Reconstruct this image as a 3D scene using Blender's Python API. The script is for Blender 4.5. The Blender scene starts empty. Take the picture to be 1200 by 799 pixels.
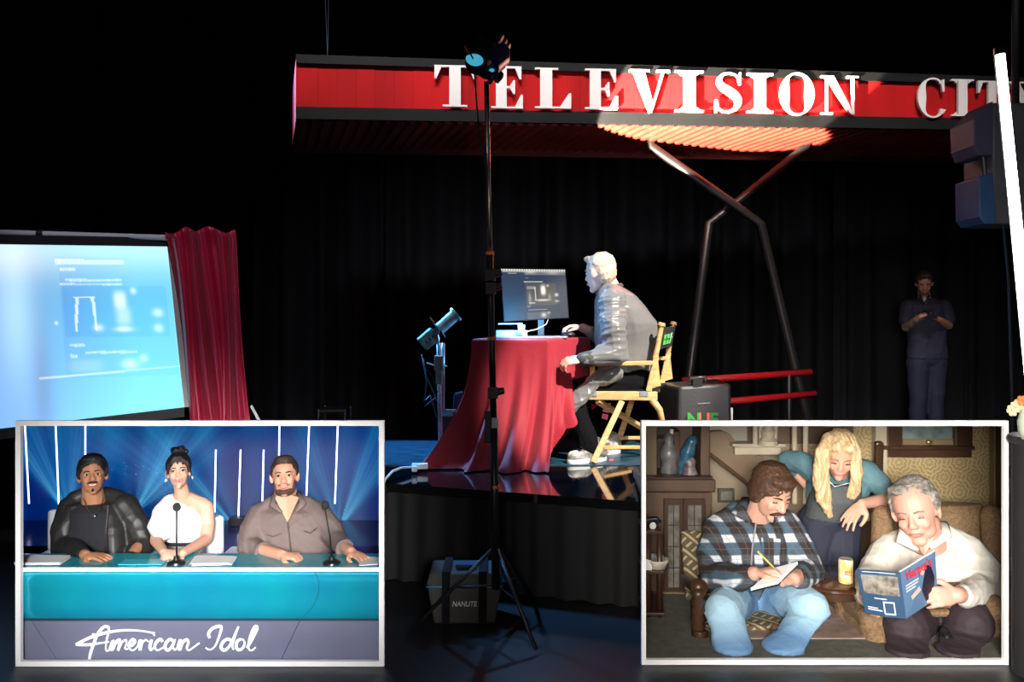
import bpy, bmesh, math, random
import numpy as np
from mathutils import Vector, Matrix, Euler
random.seed(7); rng = np.random.RandomState(5)
SC = bpy.context.scene; COL = SC.collection
F, CZ, YH = 1000.0, 1.40, 365.0                    # focal length in px of the 1200 px frame, eye height, horizon row
def V(*a): return Vector(a)
def P(px, py, Y): return Vector(((px-600)/F*Y, Y, CZ-(py-YH)/F*Y))   # a point of the photograph at a depth in metres
# ------------------------------------------------------------------ camera, world, lights
cd = bpy.data.cameras.new('camera'); cam = bpy.data.objects.new('camera', cd); COL.objects.link(cam)
cam.location = (0, 0, CZ); cam.rotation_euler = (math.pi/2, 0, 0)
cd.sensor_width = 36; cd.lens = 30.0; cd.shift_y = -(399.5-YH)/1200; cd.clip_start = .05; cd.clip_end = 60
SC.camera = cam
SC.view_settings.view_transform = 'Standard'; SC.view_settings.look = 'None'
SC.view_settings.exposure = 0.0; SC.view_settings.gamma = 1.0; SC.view_settings.use_curve_mapping = False
w = bpy.data.worlds.new('world'); SC.world = w; w.use_nodes = True
w.node_tree.nodes['Background'].inputs[0].default_value = (.35, .45, .7, 1); w.node_tree.nodes['Background'].inputs[1].default_value = .012
def lamp(kind, name, loc, target, power, color, **kw):
    d = bpy.data.lights.new(name, kind); d.energy = power; d.color = color
    for k, v in kw.items(): setattr(d, k, v)
    o = bpy.data.objects.new(name, d); COL.objects.link(o); o.location = loc
    o.rotation_euler = (Vector(target)-Vector(loc)).to_track_quat('-Z', 'Y').to_euler()
    return o
R = math.radians
# key spot on the man at the table, from the lighting grid above right of the camera
lamp('SPOT', 'key_spot', (2.6, 2.2, 4.6), (.62, 5.2, 1.05), 3300, (1, .94, .86), spot_size=R(17), spot_blend=.35, shadow_soft_size=.05)
lamp('SPOT', 'cloth_spot', (-1.6, 1.2, 4.2), (.1, 5.1, .95), 45, (1, .9, .85), spot_size=R(20), spot_blend=.6, shadow_soft_size=.15)
# unseen soft area light added overhead to light the sign evenly
lamp('AREA', 'sign_fill', (.6, 3.4, 5.2), (.9, 6.2, 2.95), 34, (1, .95, .92), shape='RECTANGLE', size=5.5, size_y=.3, spread=R(40))
# the little blue fixture at the left throws its beam up on the sign
lamp('SPOT', 'sign_spot', (-.34, 4.86, 1.44), (1.30, 6.16, 2.84), 9500, (1, .86, .66), spot_size=R(27), spot_blend=.06, shadow_soft_size=.012)
# unseen area lights added behind the camera to light the two white framed booths
lamp('AREA', 'left_set_fill', (-.15, -.5, 1.50), (-1.25, 3.5, .46), 11, (1, .97, .95), shape='RECTANGLE', size=1.3, size_y=.8, spread=R(18))
lamp('AREA', 'right_set_fill', (.30, -.5, 1.50), (1.64, 3.5, .50), 25, (1, .94, .86), shape='RECTANGLE', size=1.4, size_y=.8, spread=R(36))
lamp('AREA', 'blue_deck_fill', (-2.6, 6.6, 4.5), (.1, 5.4, .5), 60, (.12, .45, 1), shape='SQUARE', size=.4, spread=R(40))  # unseen blue light added to bring out the blue rear deck
lamp('SPOT', 'curtain_fill', (-.6, 1.8, 4.4), (-2.25, 5.1, 1.35), 230, (1, .80, .88), spot_size=R(25), spot_blend=.5, shadow_soft_size=.1)  # unseen spot added to brighten the crimson curtain and its pipe
lamp('SPOT', 'standing_man_fill', (3.75, 5.0, 1.9), (4.12, 8.4, 1.55), 34, (1, .70, .74), spot_size=R(13), spot_blend=.7, shadow_soft_size=.1)  # added spot out of frame, lifts the standing man from the dark
lamp('SPOT', 'low_fill', (.3, .6, .2), (.8, 6.4, 2.95), 130, (1, .8, .75), spot_size=R(30), spot_blend=.8, shadow_soft_size=.1)  # unseen fill added below the camera to lift the sign's soffit
lamp('AREA', 'room_fill', (0, 1, 6.0), (0, 7, 1.5), 4, (.6, .7, 1), shape='SQUARE', size=4)

# ------------------------------------------------------------------ materials
MATS = {}
def mat(name, color, rough=.6, metal=0., noise=0., nscale=20., bump=0., bscale=60., emit=None, estr=0., spec=.5, sheen=0., coat=0., attr=False, stretch=None, trans=0., color2=None):
    if name in MATS: return MATS[name]
    m = bpy.data.materials.new(name); m.use_nodes = True; MATS[name] = m
    nt = m.node_tree; b = nt.nodes['Principled BSDF']
    b.inputs['Base Color'].default_value = (*color, 1); b.inputs['Roughness'].default_value = rough
    b.inputs['Metallic'].default_value = metal; b.inputs['Specular IOR Level'].default_value = spec
    b.inputs['Sheen Weight'].default_value = sheen; b.inputs['Coat Weight'].default_value = coat
    b.inputs['Transmission Weight'].default_value = trans
    tc = nt.nodes.new('ShaderNodeTexCoord'); src = tc.outputs['Object']
    if stretch:
        mp = nt.nodes.new('ShaderNodeMapping'); nt.links.new(src, mp.inputs[0]); mp.inputs['Scale'].default_value = stretch; src = mp.outputs[0]
    if noise or color2:
        n = nt.nodes.new('ShaderNodeTexNoise'); n.inputs['Scale'].default_value = nscale; n.inputs['Detail'].default_value = 5
        nt.links.new(src, n.inputs['Vector'])
        mx = nt.nodes.new('ShaderNodeMix'); mx.data_type = 'RGBA'
        c2 = color2 or tuple(max(0, c*(1-noise)) for c in color)
        mr = nt.nodes.new('ShaderNodeMapRange'); mr.inputs[1].default_value = .35; mr.inputs[2].default_value = .65
        nt.links.new(n.outputs[0], mr.inputs[0]); nt.links.new(mr.outputs[0], mx.inputs[0])
        mx.inputs[6].default_value = (*color, 1); mx.inputs[7].default_value = (*c2, 1)
        nt.links.new(mx.outputs[2], b.inputs['Base Color'])
    if bump:
        n2 = nt.nodes.new('ShaderNodeTexNoise'); n2.inputs['Scale'].default_value = bscale; n2.inputs['Detail'].default_value = 4
        nt.links.new(src, n2.inputs['Vector'])
        bp = nt.nodes.new('ShaderNodeBump'); bp.inputs['Strength'].default_value = bump; bp.inputs['Distance'].default_value = .01
        nt.links.new(n2.outputs[0], bp.inputs['Height']); nt.links.new(bp.outputs[0], b.inputs['Normal'])
    if emit:
        b.inputs['Emission Color'].default_value = (*emit, 1); b.inputs['Emission Strength'].default_value = estr
    if attr:
        a = nt.nodes.new('ShaderNodeVertexColor'); a.layer_name = 'Col'
        nt.links.new(a.outputs[0], b.inputs['Emission Color']); b.inputs['Emission Strength'].default_value = estr
    return m
class NB:                                            # small helper to wire maths nodes
    def __init__(s, m): s.m = m; s.nt = m.node_tree; s.b = s.nt.nodes['Principled BSDF']
    def coord(s, out='Object'):
        tc = s.nt.nodes.new('ShaderNodeTexCoord'); sp = s.nt.nodes.new('ShaderNodeSeparateXYZ')
        s.nt.links.new(tc.outputs[out], sp.inputs[0]); return sp.outputs[0], sp.outputs[1], sp.outputs[2]
    def f(s, op, a, b=0., c=0.):
        n = s.nt.nodes.new('ShaderNodeMath'); n.operation = op
        for i, v in enumerate((a, b, c)):
            if isinstance(v, (int, float)): n.inputs[i].default_value = v
            else: s.nt.links.new(v, n.inputs[i])
        return n.outputs[0]
    def mix(s, fac, a, b, mode='MIX'):
        n = s.nt.nodes.new('ShaderNodeMix'); n.data_type = 'RGBA'; n.blend_type = mode
        for i, v in ((0, fac), (6, a), (7, b)):
            if isinstance(v, (int, float)): n.inputs[i].default_value = v
            elif isinstance(v, tuple): n.inputs[i].default_value = (*v, 1)
            else: s.nt.links.new(v, n.inputs[i])
        return n.outputs[2]
    def noise(s, scale, detail=3):
        tc = s.nt.nodes.new('ShaderNodeTexCoord'); n = s.nt.nodes.new('ShaderNodeTexNoise')
        n.inputs['Scale'].default_value = scale; n.inputs['Detail'].default_value = detail
        s.nt.links.new(tc.outputs['Object'], n.inputs['Vector']); return n.outputs[0]
    def base(s, c): s.nt.links.new(c, s.b.inputs['Base Color'])

# ------------------------------------------------------------------ mesh builder (world coordinates)
class MB:
    def __init__(s): s.v = []; s.f = []; s.c = None; s.mi = []; s.cur = 0
    def add(s, vs, fs):
        o = len(s.v); s.v += [tuple(v) for v in vs]; s.f += [tuple(i+o for i in f) for f in fs]; s.mi += [s.cur]*len(fs); return s
    def box(s, c, size, rot=None, taper=1.):
        c = Vector(c); hx, hy, hz = (x/2 for x in size); vs = []
        for z in (-hz, hz):
            k = taper if z > 0 else 1.
            for x, y in ((-hx, -hy), (hx, -hy), (hx, hy), (-hx, hy)): vs.append(V(x*k, y*k, z))
        if rot is not None:
            M = rot if isinstance(rot, Matrix) else Euler(rot).to_matrix()
            vs = [M @ v for v in vs]
        return s.add([v+c for v in vs], [(3,2,1,0), (4,5,6,7), (0,1,5,4), (1,2,6,5), (2,3,7,6), (3,0,4,7)])
    def bbox(s, a, b): return s.box([(a[i]+b[i])/2 for i in range(3)], [abs(a[i]-b[i]) for i in range(3)])
    def hexa(s, b4, t4):                              # bottom four corners and top four corners, counter-clockwise from above
        return s.add(list(b4)+list(t4), [(3,2,1,0), (4,5,6,7), (0,1,5,4), (1,2,6,5), (2,3,7,6), (3,0,4,7)])
    def slab(s, q, n):                                # a quad given thickness along vector n
        n = Vector(n); q = [Vector(p) for p in q]
        return s.hexa(q, [p+n for p in q])
    def beam(s, a, b, w, h, up=(0, 0, 1)):            # square bar from a to b
        a, b = Vector(a), Vector(b); d = (b-a).normalized(); u = Vector(up); r = d.cross(u)
        if r.length < 1e-3: r = d.cross(V(1, 0, 0))
        r.normalize(); u = r.cross(d).normalized(); r *= w/2; u *= h/2
        q = lambda p: [p-r-u, p+r-u, p+r+u, p-r+u]
        vs = q(a)+q(b)
        return s.add(vs, [(0,1,2,3), (7,6,5,4), (0,4,5,1), (1,5,6,2), (2,6,7,3), (3,7,4,0)])
    def rings(s, rings, cap=True, closed=True):
        o = []; n = len(rings[0]); vs = [p for r in rings for p in r]; fs = []
        for i in range(len(rings)-1):
            for j in range(n if closed else n-1):
                k = (j+1) % n; fs.append((i*n+j, i*n+k, (i+1)*n+k, (i+1)*n+j))
        if cap: fs.append(tuple(reversed(range(n)))); fs.append(tuple(range((len(rings)-1)*n, len(rings)*n)))
        return s.add(vs, fs)
    def tube(s, pts, rad, n=8, cap=True, flat=1., up=None):
        pts = [Vector(p) for p in pts]; m = len(pts)
        rad = list(rad) if hasattr(rad, '__len__') else [rad]*m
        prev = None; rr = []
        for i, p in enumerate(pts):
            d = (pts[min(i+1, m-1)]-pts[max(i-1, 0)]).normalized()
            if prev is None:
                a = Vector(up) if up else (V(0, 0, 1) if abs(d.z) < .9 else V(1, 0, 0))
            else: a = prev
            x = (a-d*a.dot(d)).normalized(); y = d.cross(x); prev = x
            rr.append([p+(x*math.cos(t)*flat+y*math.sin(t))*rad[i] for t in [2*math.pi*k/n for k in range(n)]])
        return s.rings(rr, cap)
    def cap(s, a, ra, b, rb, n=12):                   # tapered capsule, closed: for fused bodies
        a, b = Vector(a), Vector(b); d = b-a
        d = d.normalized() if d.length > 1e-6 else V(0, 0, 1)
        x = d.orthogonal().normalized(); y = d.cross(x); rr = []
        k = 4
        for i in range(k+1):
            t = -math.pi/2+math.pi/2*i/k*.999+.001; rr.append((a+d*ra*math.sin(t), ra*math.cos(t)))
        for i in range(k+1):
            t = math.pi/2*i/k*.999; rr.append((b+d*rb*math.sin(t), max(rb*math.cos(t), 1e-5)))
        return s.rings([[c+(x*math.cos(q)+y*math.sin(q))*r for q in [2*math.pi*j/n for j in range(n)]] for c, r in rr])
    def chain(s, pts, rad, n=12):
        rad = list(rad) if hasattr(rad, '__len__') else [rad]*len(pts)
        for i in range(len(pts)-1): s.cap(pts[i], rad[i], pts[i+1], rad[i+1], n)
        return s
    def ell(s, c, r, M=None, n=16, k=10):
        c = Vector(c); r = (r, r, r) if isinstance(r, (int, float)) else r; rr = []
        for i in range(k+1):
            t = -math.pi/2+math.pi*i/k; z = math.sin(t); q = max(math.cos(t), 1e-4)
            ring = [V(r[0]*q*math.cos(a), r[1]*q*math.sin(a), r[2]*z) for a in [2*math.pi*j/n for j in range(n)]]
            rr.append([(M @ p if M else p)+c for p in ring])
        return s.rings(rr)
    def loft(s, secs, n=20):                          # secs: (centre, half width vector, half depth vector)
        rr = []
        for c, a, b in secs:
            c, a, b = Vector(c), Vector(a), Vector(b)
            rr.append([c+a*math.copysign(abs(math.cos(t))**.85, math.cos(t))+b*math.copysign(abs(math.sin(t))**.85, math.sin(t)) for t in [2*math.pi*j/n for j in range(n)]])
        return s.rings(rr)
    def lathe(s, base, prof, n=20, M=None):           # prof: (radius, height)
        base = Vector(base); rr = []
        for r, h in prof:
            ring = [V(max(r, 1e-4)*math.cos(a), max(r, 1e-4)*math.sin(a), h) for a in [2*math.pi*j/n for j in range(n)]]
            rr.append([(M @ p if M else p)+base for p in ring])
        return s.rings(rr)
    def grid(s, fn, nu, nv):
        vs = [fn(i/nu, j/nv) for j in range(nv+1) for i in range(nu+1)]
        return s.add(vs, [(j*(nu+1)+i, j*(nu+1)+i+1, (j+1)*(nu+1)+i+1, (j+1)*(nu+1)+i) for j in range(nv) for i in range(nu)])
    def poly(s, pts, n):                              # a flat outline given thickness along vector n
        n = Vector(n); pts = [Vector(p) for p in pts]; k = len(pts)
        return s.add(pts+[p+n for p in pts], [tuple(reversed(range(k))), tuple(range(k, 2*k))]+[(i, (i+1) % k, (i+1) % k+k, i+k) for i in range(k)])
def origin(o):
    v = Vector((0, 0, 0))
    while o: v = v+o.location; o = o.parent
    return v
def finish_mesh(me, m, smooth):
    for x in (m if isinstance(m, (list, tuple)) else [m]): me.materials.append(x)
    if smooth:
        me.polygons.foreach_set('use_smooth', [True]*len(me.polygons))
        if smooth is not True:
            me.set_sharp_from_angle(angle=smooth)
def raw(name, mb, off):
    me = bpy.data.meshes.new(name); me.from_pydata([(v[0]-off[0], v[1]-off[1], v[2]-off[2]) for v in mb.v], [], mb.f)
    return me
def part(name, mb, m, parent, smooth=False, label=None, bevel=0., kind=None):
    me = raw(name, mb, origin(parent)); finish_mesh(me, m, smooth)
    if isinstance(m, (list, tuple)): me.polygons.foreach_set('material_index', mb.mi)
    o = bpy.data.objects.new(name, me); COL.objects.link(o); o.parent = parent
    if label: o['label'] = label
    if kind: o['kind'] = kind
    if bevel: add_bevel(o, bevel)
    return o
def add_bevel(o, wd):
    b = o.modifiers.new('bevel', 'BEVEL'); b.width = wd; b.segments = 2; b.limit_method = 'ANGLE'; b.angle_limit = R(40)
def thing(name, label, cat, loc, group=None):
    o = bpy.data.objects.new(name, None); COL.objects.link(o); o.location = loc; o.empty_display_size = .05
    o['label'] = label; o['category'] = cat
    if group: o['group'] = group
    return o
def one(name, mb, m, label, cat, group=None, smooth=False, bevel=0., kind=None):   # a thing that is a single mesh
    a = np.array(mb.v); lo, hi = a.min(0), a.max(0); off = ((lo[0]+hi[0])/2, (lo[1]+hi[1])/2, lo[2])
    me = raw(name, mb, off); finish_mesh(me, m, smooth)
    o = bpy.data.objects.new(name, me); COL.objects.link(o); o.location = off
    o['label'] = label; o['category'] = cat
    if group: o['group'] = group
    if kind: o['kind'] = kind
    if bevel: add_bevel(o, bevel)
    return o
def struct(name, mb, m, smooth=False, label=None):
    me = raw(name, mb, (0, 0, 0)); finish_mesh(me, m, smooth)
    o = bpy.data.objects.new(name, me); COL.objects.link(o); o['kind'] = 'structure'
    if label: o['label'] = label
    return o
def folds(co, no, amp, k, seed=0, axis=None):         # cloth creases: ridged warped waves pushed along the normals
    r = np.random.RandomState(seed); d = np.zeros(len(co))
    for i in range(5):
        q = r.normal(size=3); q /= np.linalg.norm(q)
        if axis is not None: q = q+np.array(axis)*1.6; q /= np.linalg.norm(q)
        w_ = r.normal(size=3); w_ /= np.linalg.norm(w_)
        ph = co@q*k*(.7+.5*i)+1.8*np.sin(co@w_*k*.5+r.rand()*6)+r.rand()*6
        d += (1-np.abs(np.sin(ph)))**2/(1+.5*i)
    return co+no*((d-1.)*amp)[:, None]
def fuse(name, mb, m, parent, voxel, smooth=6, fold=None, label=None, sf=.5, deform=None):
    """closed shapes of mb grown together into one continuous surface"""
    off = origin(parent); me = raw(name+'_raw', mb, off)
    t = bpy.data.objects.new('tmp', me); COL.objects.link(t)
    r = t.modifiers.new('r', 'REMESH'); r.mode = 'VOXEL'; r.voxel_size = voxel; r.adaptivity = 0
    if smooth: s = t.modifiers.new('s', 'SMOOTH'); s.factor = sf; s.iterations = smooth
    dg = bpy.context.evaluated_depsgraph_get(); ev = t.evaluated_get(dg); out = bpy.data.meshes.new_from_object(ev)
    bpy.data.objects.remove(t); bpy.data.meshes.remove(me); out.name = name
    n = len(out.vertices)
    if (fold or deform) and n:
        co = np.empty(n*3, 'f'); out.vertices.foreach_get('co', co); co = co.reshape(-1, 3)
        no = np.empty(n*3, 'f'); out.vertex_normals.foreach_get('vector', no); no = no.reshape(-1, 3)
        if fold: co = folds(co, no, *fold)
        if deform: co = deform(co+np.array(off), no)-np.array(off)
        out.vertices.foreach_set('co', co.astype('f').ravel()); out.update()
    out.materials.clear(); finish_mesh(out, m, True)
    o = bpy.data.objects.new(name, out); COL.objects.link(o); o.parent = parent
    if label: o['label'] = label
    return o
def screen(name, q, nu, nv, fn, parent, strength, label=None, kind=None, top=None):
    """a lit display: grid over quad q (tl, tr, br, bl) with the picture fn(u, v)->rgb it shows"""
    q = [Vector(p) for p in q]
    mb = MB().grid(lambda u, v: (q[0]*(1-u)+q[1]*u)*(1-v)+(q[3]*(1-u)+q[2]*u)*v, nu, nv)
    o = part(name, mb, mat(name+'_picture', (.01, .01, .012), rough=.5, attr=True, estr=strength), parent, label=label, kind=kind)
    a = o.data.color_attributes.new('Col', 'FLOAT_COLOR', 'POINT')
    uu, vv = np.meshgrid(np.arange(nu+1)/nu, np.arange(nv+1)/nv)
    c = fn(uu, vv); d = np.ones((uu.size, 4), 'f'); d[:, :3] = np.clip(c.reshape(-1, 3), 0, 4)
    a.data.foreach_set('color', d.ravel()); return o
# ------------------------------------------------------------------ colours
black_cloth = mat('black_cloth', (.009, .010, .013), .95, bump=.3, bscale=8, spec=.2)
black_plastic = mat('black_plastic', (.012, .012, .014), .35)
black_metal = mat('black_metal', (.03, .03, .033), .38, metal=.6)
pole_grey = mat('pole_grey', (.16, .15, .15), .32, metal=.85)
silver = mat('silver', (.62, .66, .7), .3, metal=.8, noise=.3, nscale=30)
white_plastic = mat('white_plastic', (.8, .8, .8), .4)
orange_tape = mat('orange_tape', (.7, .17, .04), .6)
# ------------------------------------------------------------------ setting
fm = mat('studio_floor', (.012, .014, .017), .42, noise=.5, nscale=1.6, bump=.15, bscale=14)
struct('floor', MB().bbox((-7.5, -1.5, -.1), (7.5, 10.4, 0)), fm)
struct('wall_back', MB().bbox((-7.5, 10.2, 0), (7.5, 10.4, 7)), mat('studio_wall', (.012, .012, .014), .95))
def drape(x0, x1, y, h, seed, amp=.10, wl=.34, z0=0.02):
    r = np.random.RandomState(seed); ph = r.rand(4)*6
    def fn(u, v):
        x = x0+(x1-x0)*u; s = x*2*math.pi/wl
        k = math.sin(s+.9*math.sin(x*2.3+ph[0]))+.4*math.sin(s*.53+ph[1]+.6*v)
        return (x+.03*math.sin(s*.5+ph[2]), y+amp*k*(.75+.3*v), z0+(h-z0)*(1-v))
    nu = int((x1-x0)/wl*14); mb = MB().grid(fn, nu, 8)
    k = len(mb.v); mb2 = MB(); mb2.v = mb.v+[(a, b+.012, c) for a, b, c in mb.v]
    mb2.f = mb.f+[tuple(reversed([i+k for i in f])) for f in mb.f]; mb2.mi = [0]*len(mb2.f); return mb2
DRL = ['black pleated drape at the far left behind the projection screen', 'black pleated drape above the crimson curtain, left of the sign', 'black pleated drape behind the left end of the red sign', 'black pleated drape behind the tall light stand', 'black pleated drape directly behind the seated man', 'black pleated drape behind the crossed steel supports', 'black pleated drape behind the man standing in shadow', 'black pleated drape at the far right behind the tube light']
seams = [-140, 105, 256, 440, 640, 790, 985, 1140, 1330]
for i in range(len(seams)-1):
    a, b = ((seams[i]-600)/F*9.5, (seams[i+1]-600)/F*9.5)
    one('stage_drape', drape(a-.1, b+.1, 9.5+.06*(i % 2), 6.4, i, amp=.07+.03*(i % 3)), black_cloth, DRL[i], 'curtain', 'black drapes along the back', smooth=True)
# ------------------------------------------------------------------ stage
SZ = .50
plan = [(-.67, 4.48), (.60, 4.04), (.68, 4.85), (3.3, 4.85), (3.3, 5.95), (-1.25, 5.95)]
stage = thing('stage', 'low black stage with glossy deck and pleated black skirt', 'stage', (.8, 5.2, 0))
glossy = mat('glossy_deck', (.006, .006, .007), .07, bump=.06, bscale=5, coat=.5)
part('deck', MB().poly([V(x, y, SZ-.05) for x, y in plan], (0, 0, .05)), glossy, stage)
cm = mat('blue_carpet', (.02, .09, .15), .35, color2=(.002, .008, .014), noise=.9, nscale=26, stretch=(.35, 1.6, 1), bump=.6, bscale=40)
part('painted_cloth', MB().poly([V(x, y, SZ+.001) for x, y in [(-.80, 4.98), (3.2, 4.98), (3.2, 5.92), (-1.2, 5.92)]], (0, 0, .004)), cm, stage, label='crumpled blue black sheet over the rear of the deck')
sk = MB()
for (a, b) in zip(plan, plan[1:]+plan[:1]):
    a, b = Vector((*a, 0)), Vector((*b, 0)); L = (b-a).length; d = (b-a)/L; n = V(d.y, -d.x, 0); N = int(L/.012)
    rows = [[a+d*L*i/N+n*(.012+.010*math.sin(i*.62+1.5*math.sin(i*.11)))*(k*.9+.2)+V(0, 0, z) for i in range(N+1)] for k, z in ((1.6, .005), (1, .25), (.2, SZ-.045))]
    vs = [p for r_ in rows for p in r_]; sk.add(vs, [(j*(N+1)+i, j*(N+1)+i+1, (j+1)*(N+1)+i+1, (j+1)*(N+1)+i) for j in range(2) for i in range(N)])
part('skirt', sk, mat('skirt_cloth', (.006, .006, .007), .85), stage, smooth=True)
# ------------------------------------------------------------------ overhead sign
red = mat('red_board', (.50, .008, .010), .75, spec=.15, noise=.35, nscale=3, stretch=(1, 1, .3), bump=.1, bscale=30)
redd = mat('red_soffit', (.36, .035, .022), .4, noise=.3, nscale=6)
trimm = mat('black_trim', (.005, .005, .006), .7, noise=.4, nscale=5, spec=.25)
letw = mat('letter_white', (.80, .74, .72), .5)
sign = thing('overhead_sign', 'long red boarded overhead sign with white serif lettering', 'sign', (1.2, 6.5, 0))
D1 = V(4.7, .4, 0).normalized(); LEN = V(4.7, .4, 0).length; DN = V(-.285, 1, 0)
def S(u, z, out=0.):                                 # point on the sign face; u 0..1.3, out towards the viewer
    return V(-1.5+4.7*u, 6+.4*u, z)+V(D1.y, -D1.x, 0)*out
def upx(px): k = (px-600)/F; return (6*k+1.5)/(4.7-.4*k)
def zpx(px, py): u = upx(px); return CZ-(py-YH)/F*(6+.4*u)
U1 = 1.30
zt = lambda u: 3.14-.031*u
zb = lambda u: 2.834+.012*u
nb = 46
bd = [U1*i/nb for i in range(nb+1)]
for i in range(nb):
    a, b = bd[i]+.0001, bd[i+1]-.0001; o_ = random.choice((-.0015, 0, .001))
    part('board', MB().hexa([S(a, zb(a), o_), S(b, zb(b), o_), S(b, zb(b), -.02), S(a, zb(a), -.02)], [S(a, zt(a), o_), S(b, zt(b), o_), S(b, zt(b), -.02), S(a, zt(a), -.02)]), red, sign)
def strip(u0, u1, za, zb_, o0, o1, n=8):
    m = MB()
    for i in range(n):
        a, b = u0+(u1-u0)*i/n, u0+(u1-u0)*(i+1)/n
        m.hexa([S(a, za(a), o0), S(b, za(b), o0), S(b, za(b), o1), S(a, za(a), o1)], [S(a, zb_(a), o0), S(b, zb_(b), o0), S(b, zb_(b), o1), S(a, zb_(a), o1)])
    return m
part('top_trim', strip(-.003, U1, lambda u: zt(u), lambda u: zt(u)+.06, .03, -.03, 1), trimm, sign)
part('bottom_trim', strip(-.003, U1, lambda u: zb(u)-.085, lambda u: zb(u), .03, -.03, 1), trimm, sign)
def SB(u, z, t): return S(u, z)+DN*t
part('top_panel', MB().add([SB(0, 3.2, 0), SB(U1, 3.16, 0), SB(U1, 3.16, 1), SB(0, 3.2, 1)], [(0,1,2,3)]), trimm, sign)
part('back_panel', MB().hexa([SB(0, 2.74, 1), SB(U1, 2.74, 1), SB(U1, 2.74, 1.03), SB(0, 2.74, 1.03)], [SB(0, 3.2, 1), SB(U1, 3.16, 1), SB(U1, 3.16, 1.03), SB(0, 3.2, 1.03)]), trimm, sign)
part('end_panel',  MB().hexa([SB(-.004, 2.75, 0), SB(0, 2.75, 0), SB(0, 2.75, 1), SB(-.004, 2.75, 1)], [SB(-.004, 3.18, 0), SB(0, 3.18, 0), SB(0, 3.18, 1), SB(-.004, 3.18, 1)]), red, sign)
zs = lambda u: zb(u)-.078
for i in range(72):                                  # the ribbed sheet under the sign, one rib after another
    a, b = U1*i/72, U1*(i+.62)/72; c = U1*(i+1)/72; h = .022
    part('soffit_rib', MB().hexa([SB(a+.002, zs(a)-h, 0), SB(b-.002, zs(b)-h, 0), SB(b-.002, zs(b)-h, .985), SB(a+.002, zs(a)-h, .985)], [SB(a, zs(a), 0), SB(b, zs(b), 0), SB(b, zs(b), .985), SB(a, zs(a), .985)]), redd, sign)
part('soffit_sheet', MB().add([SB(0, zs(0), 0), SB(U1, zs(U1), 0), SB(U1, zs(U1), 1), SB(0, zs(0), 1)], [(3,2,1,0)]), redd, sign)
part('back_trim', MB().hexa([SB(0, 2.70, .985), SB(U1, 2.70, .985), SB(U1, 2.70, 1.02), SB(0, 2.70, 1.02)], [SB(0, 2.76, .985), SB(U1, 2.76, .985), SB(U1, 2.76, 1.02), SB(0, 2.76, 1.02)]), mat('dark_red_trim', (.10, .008, .01), .5), sign)
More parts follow.
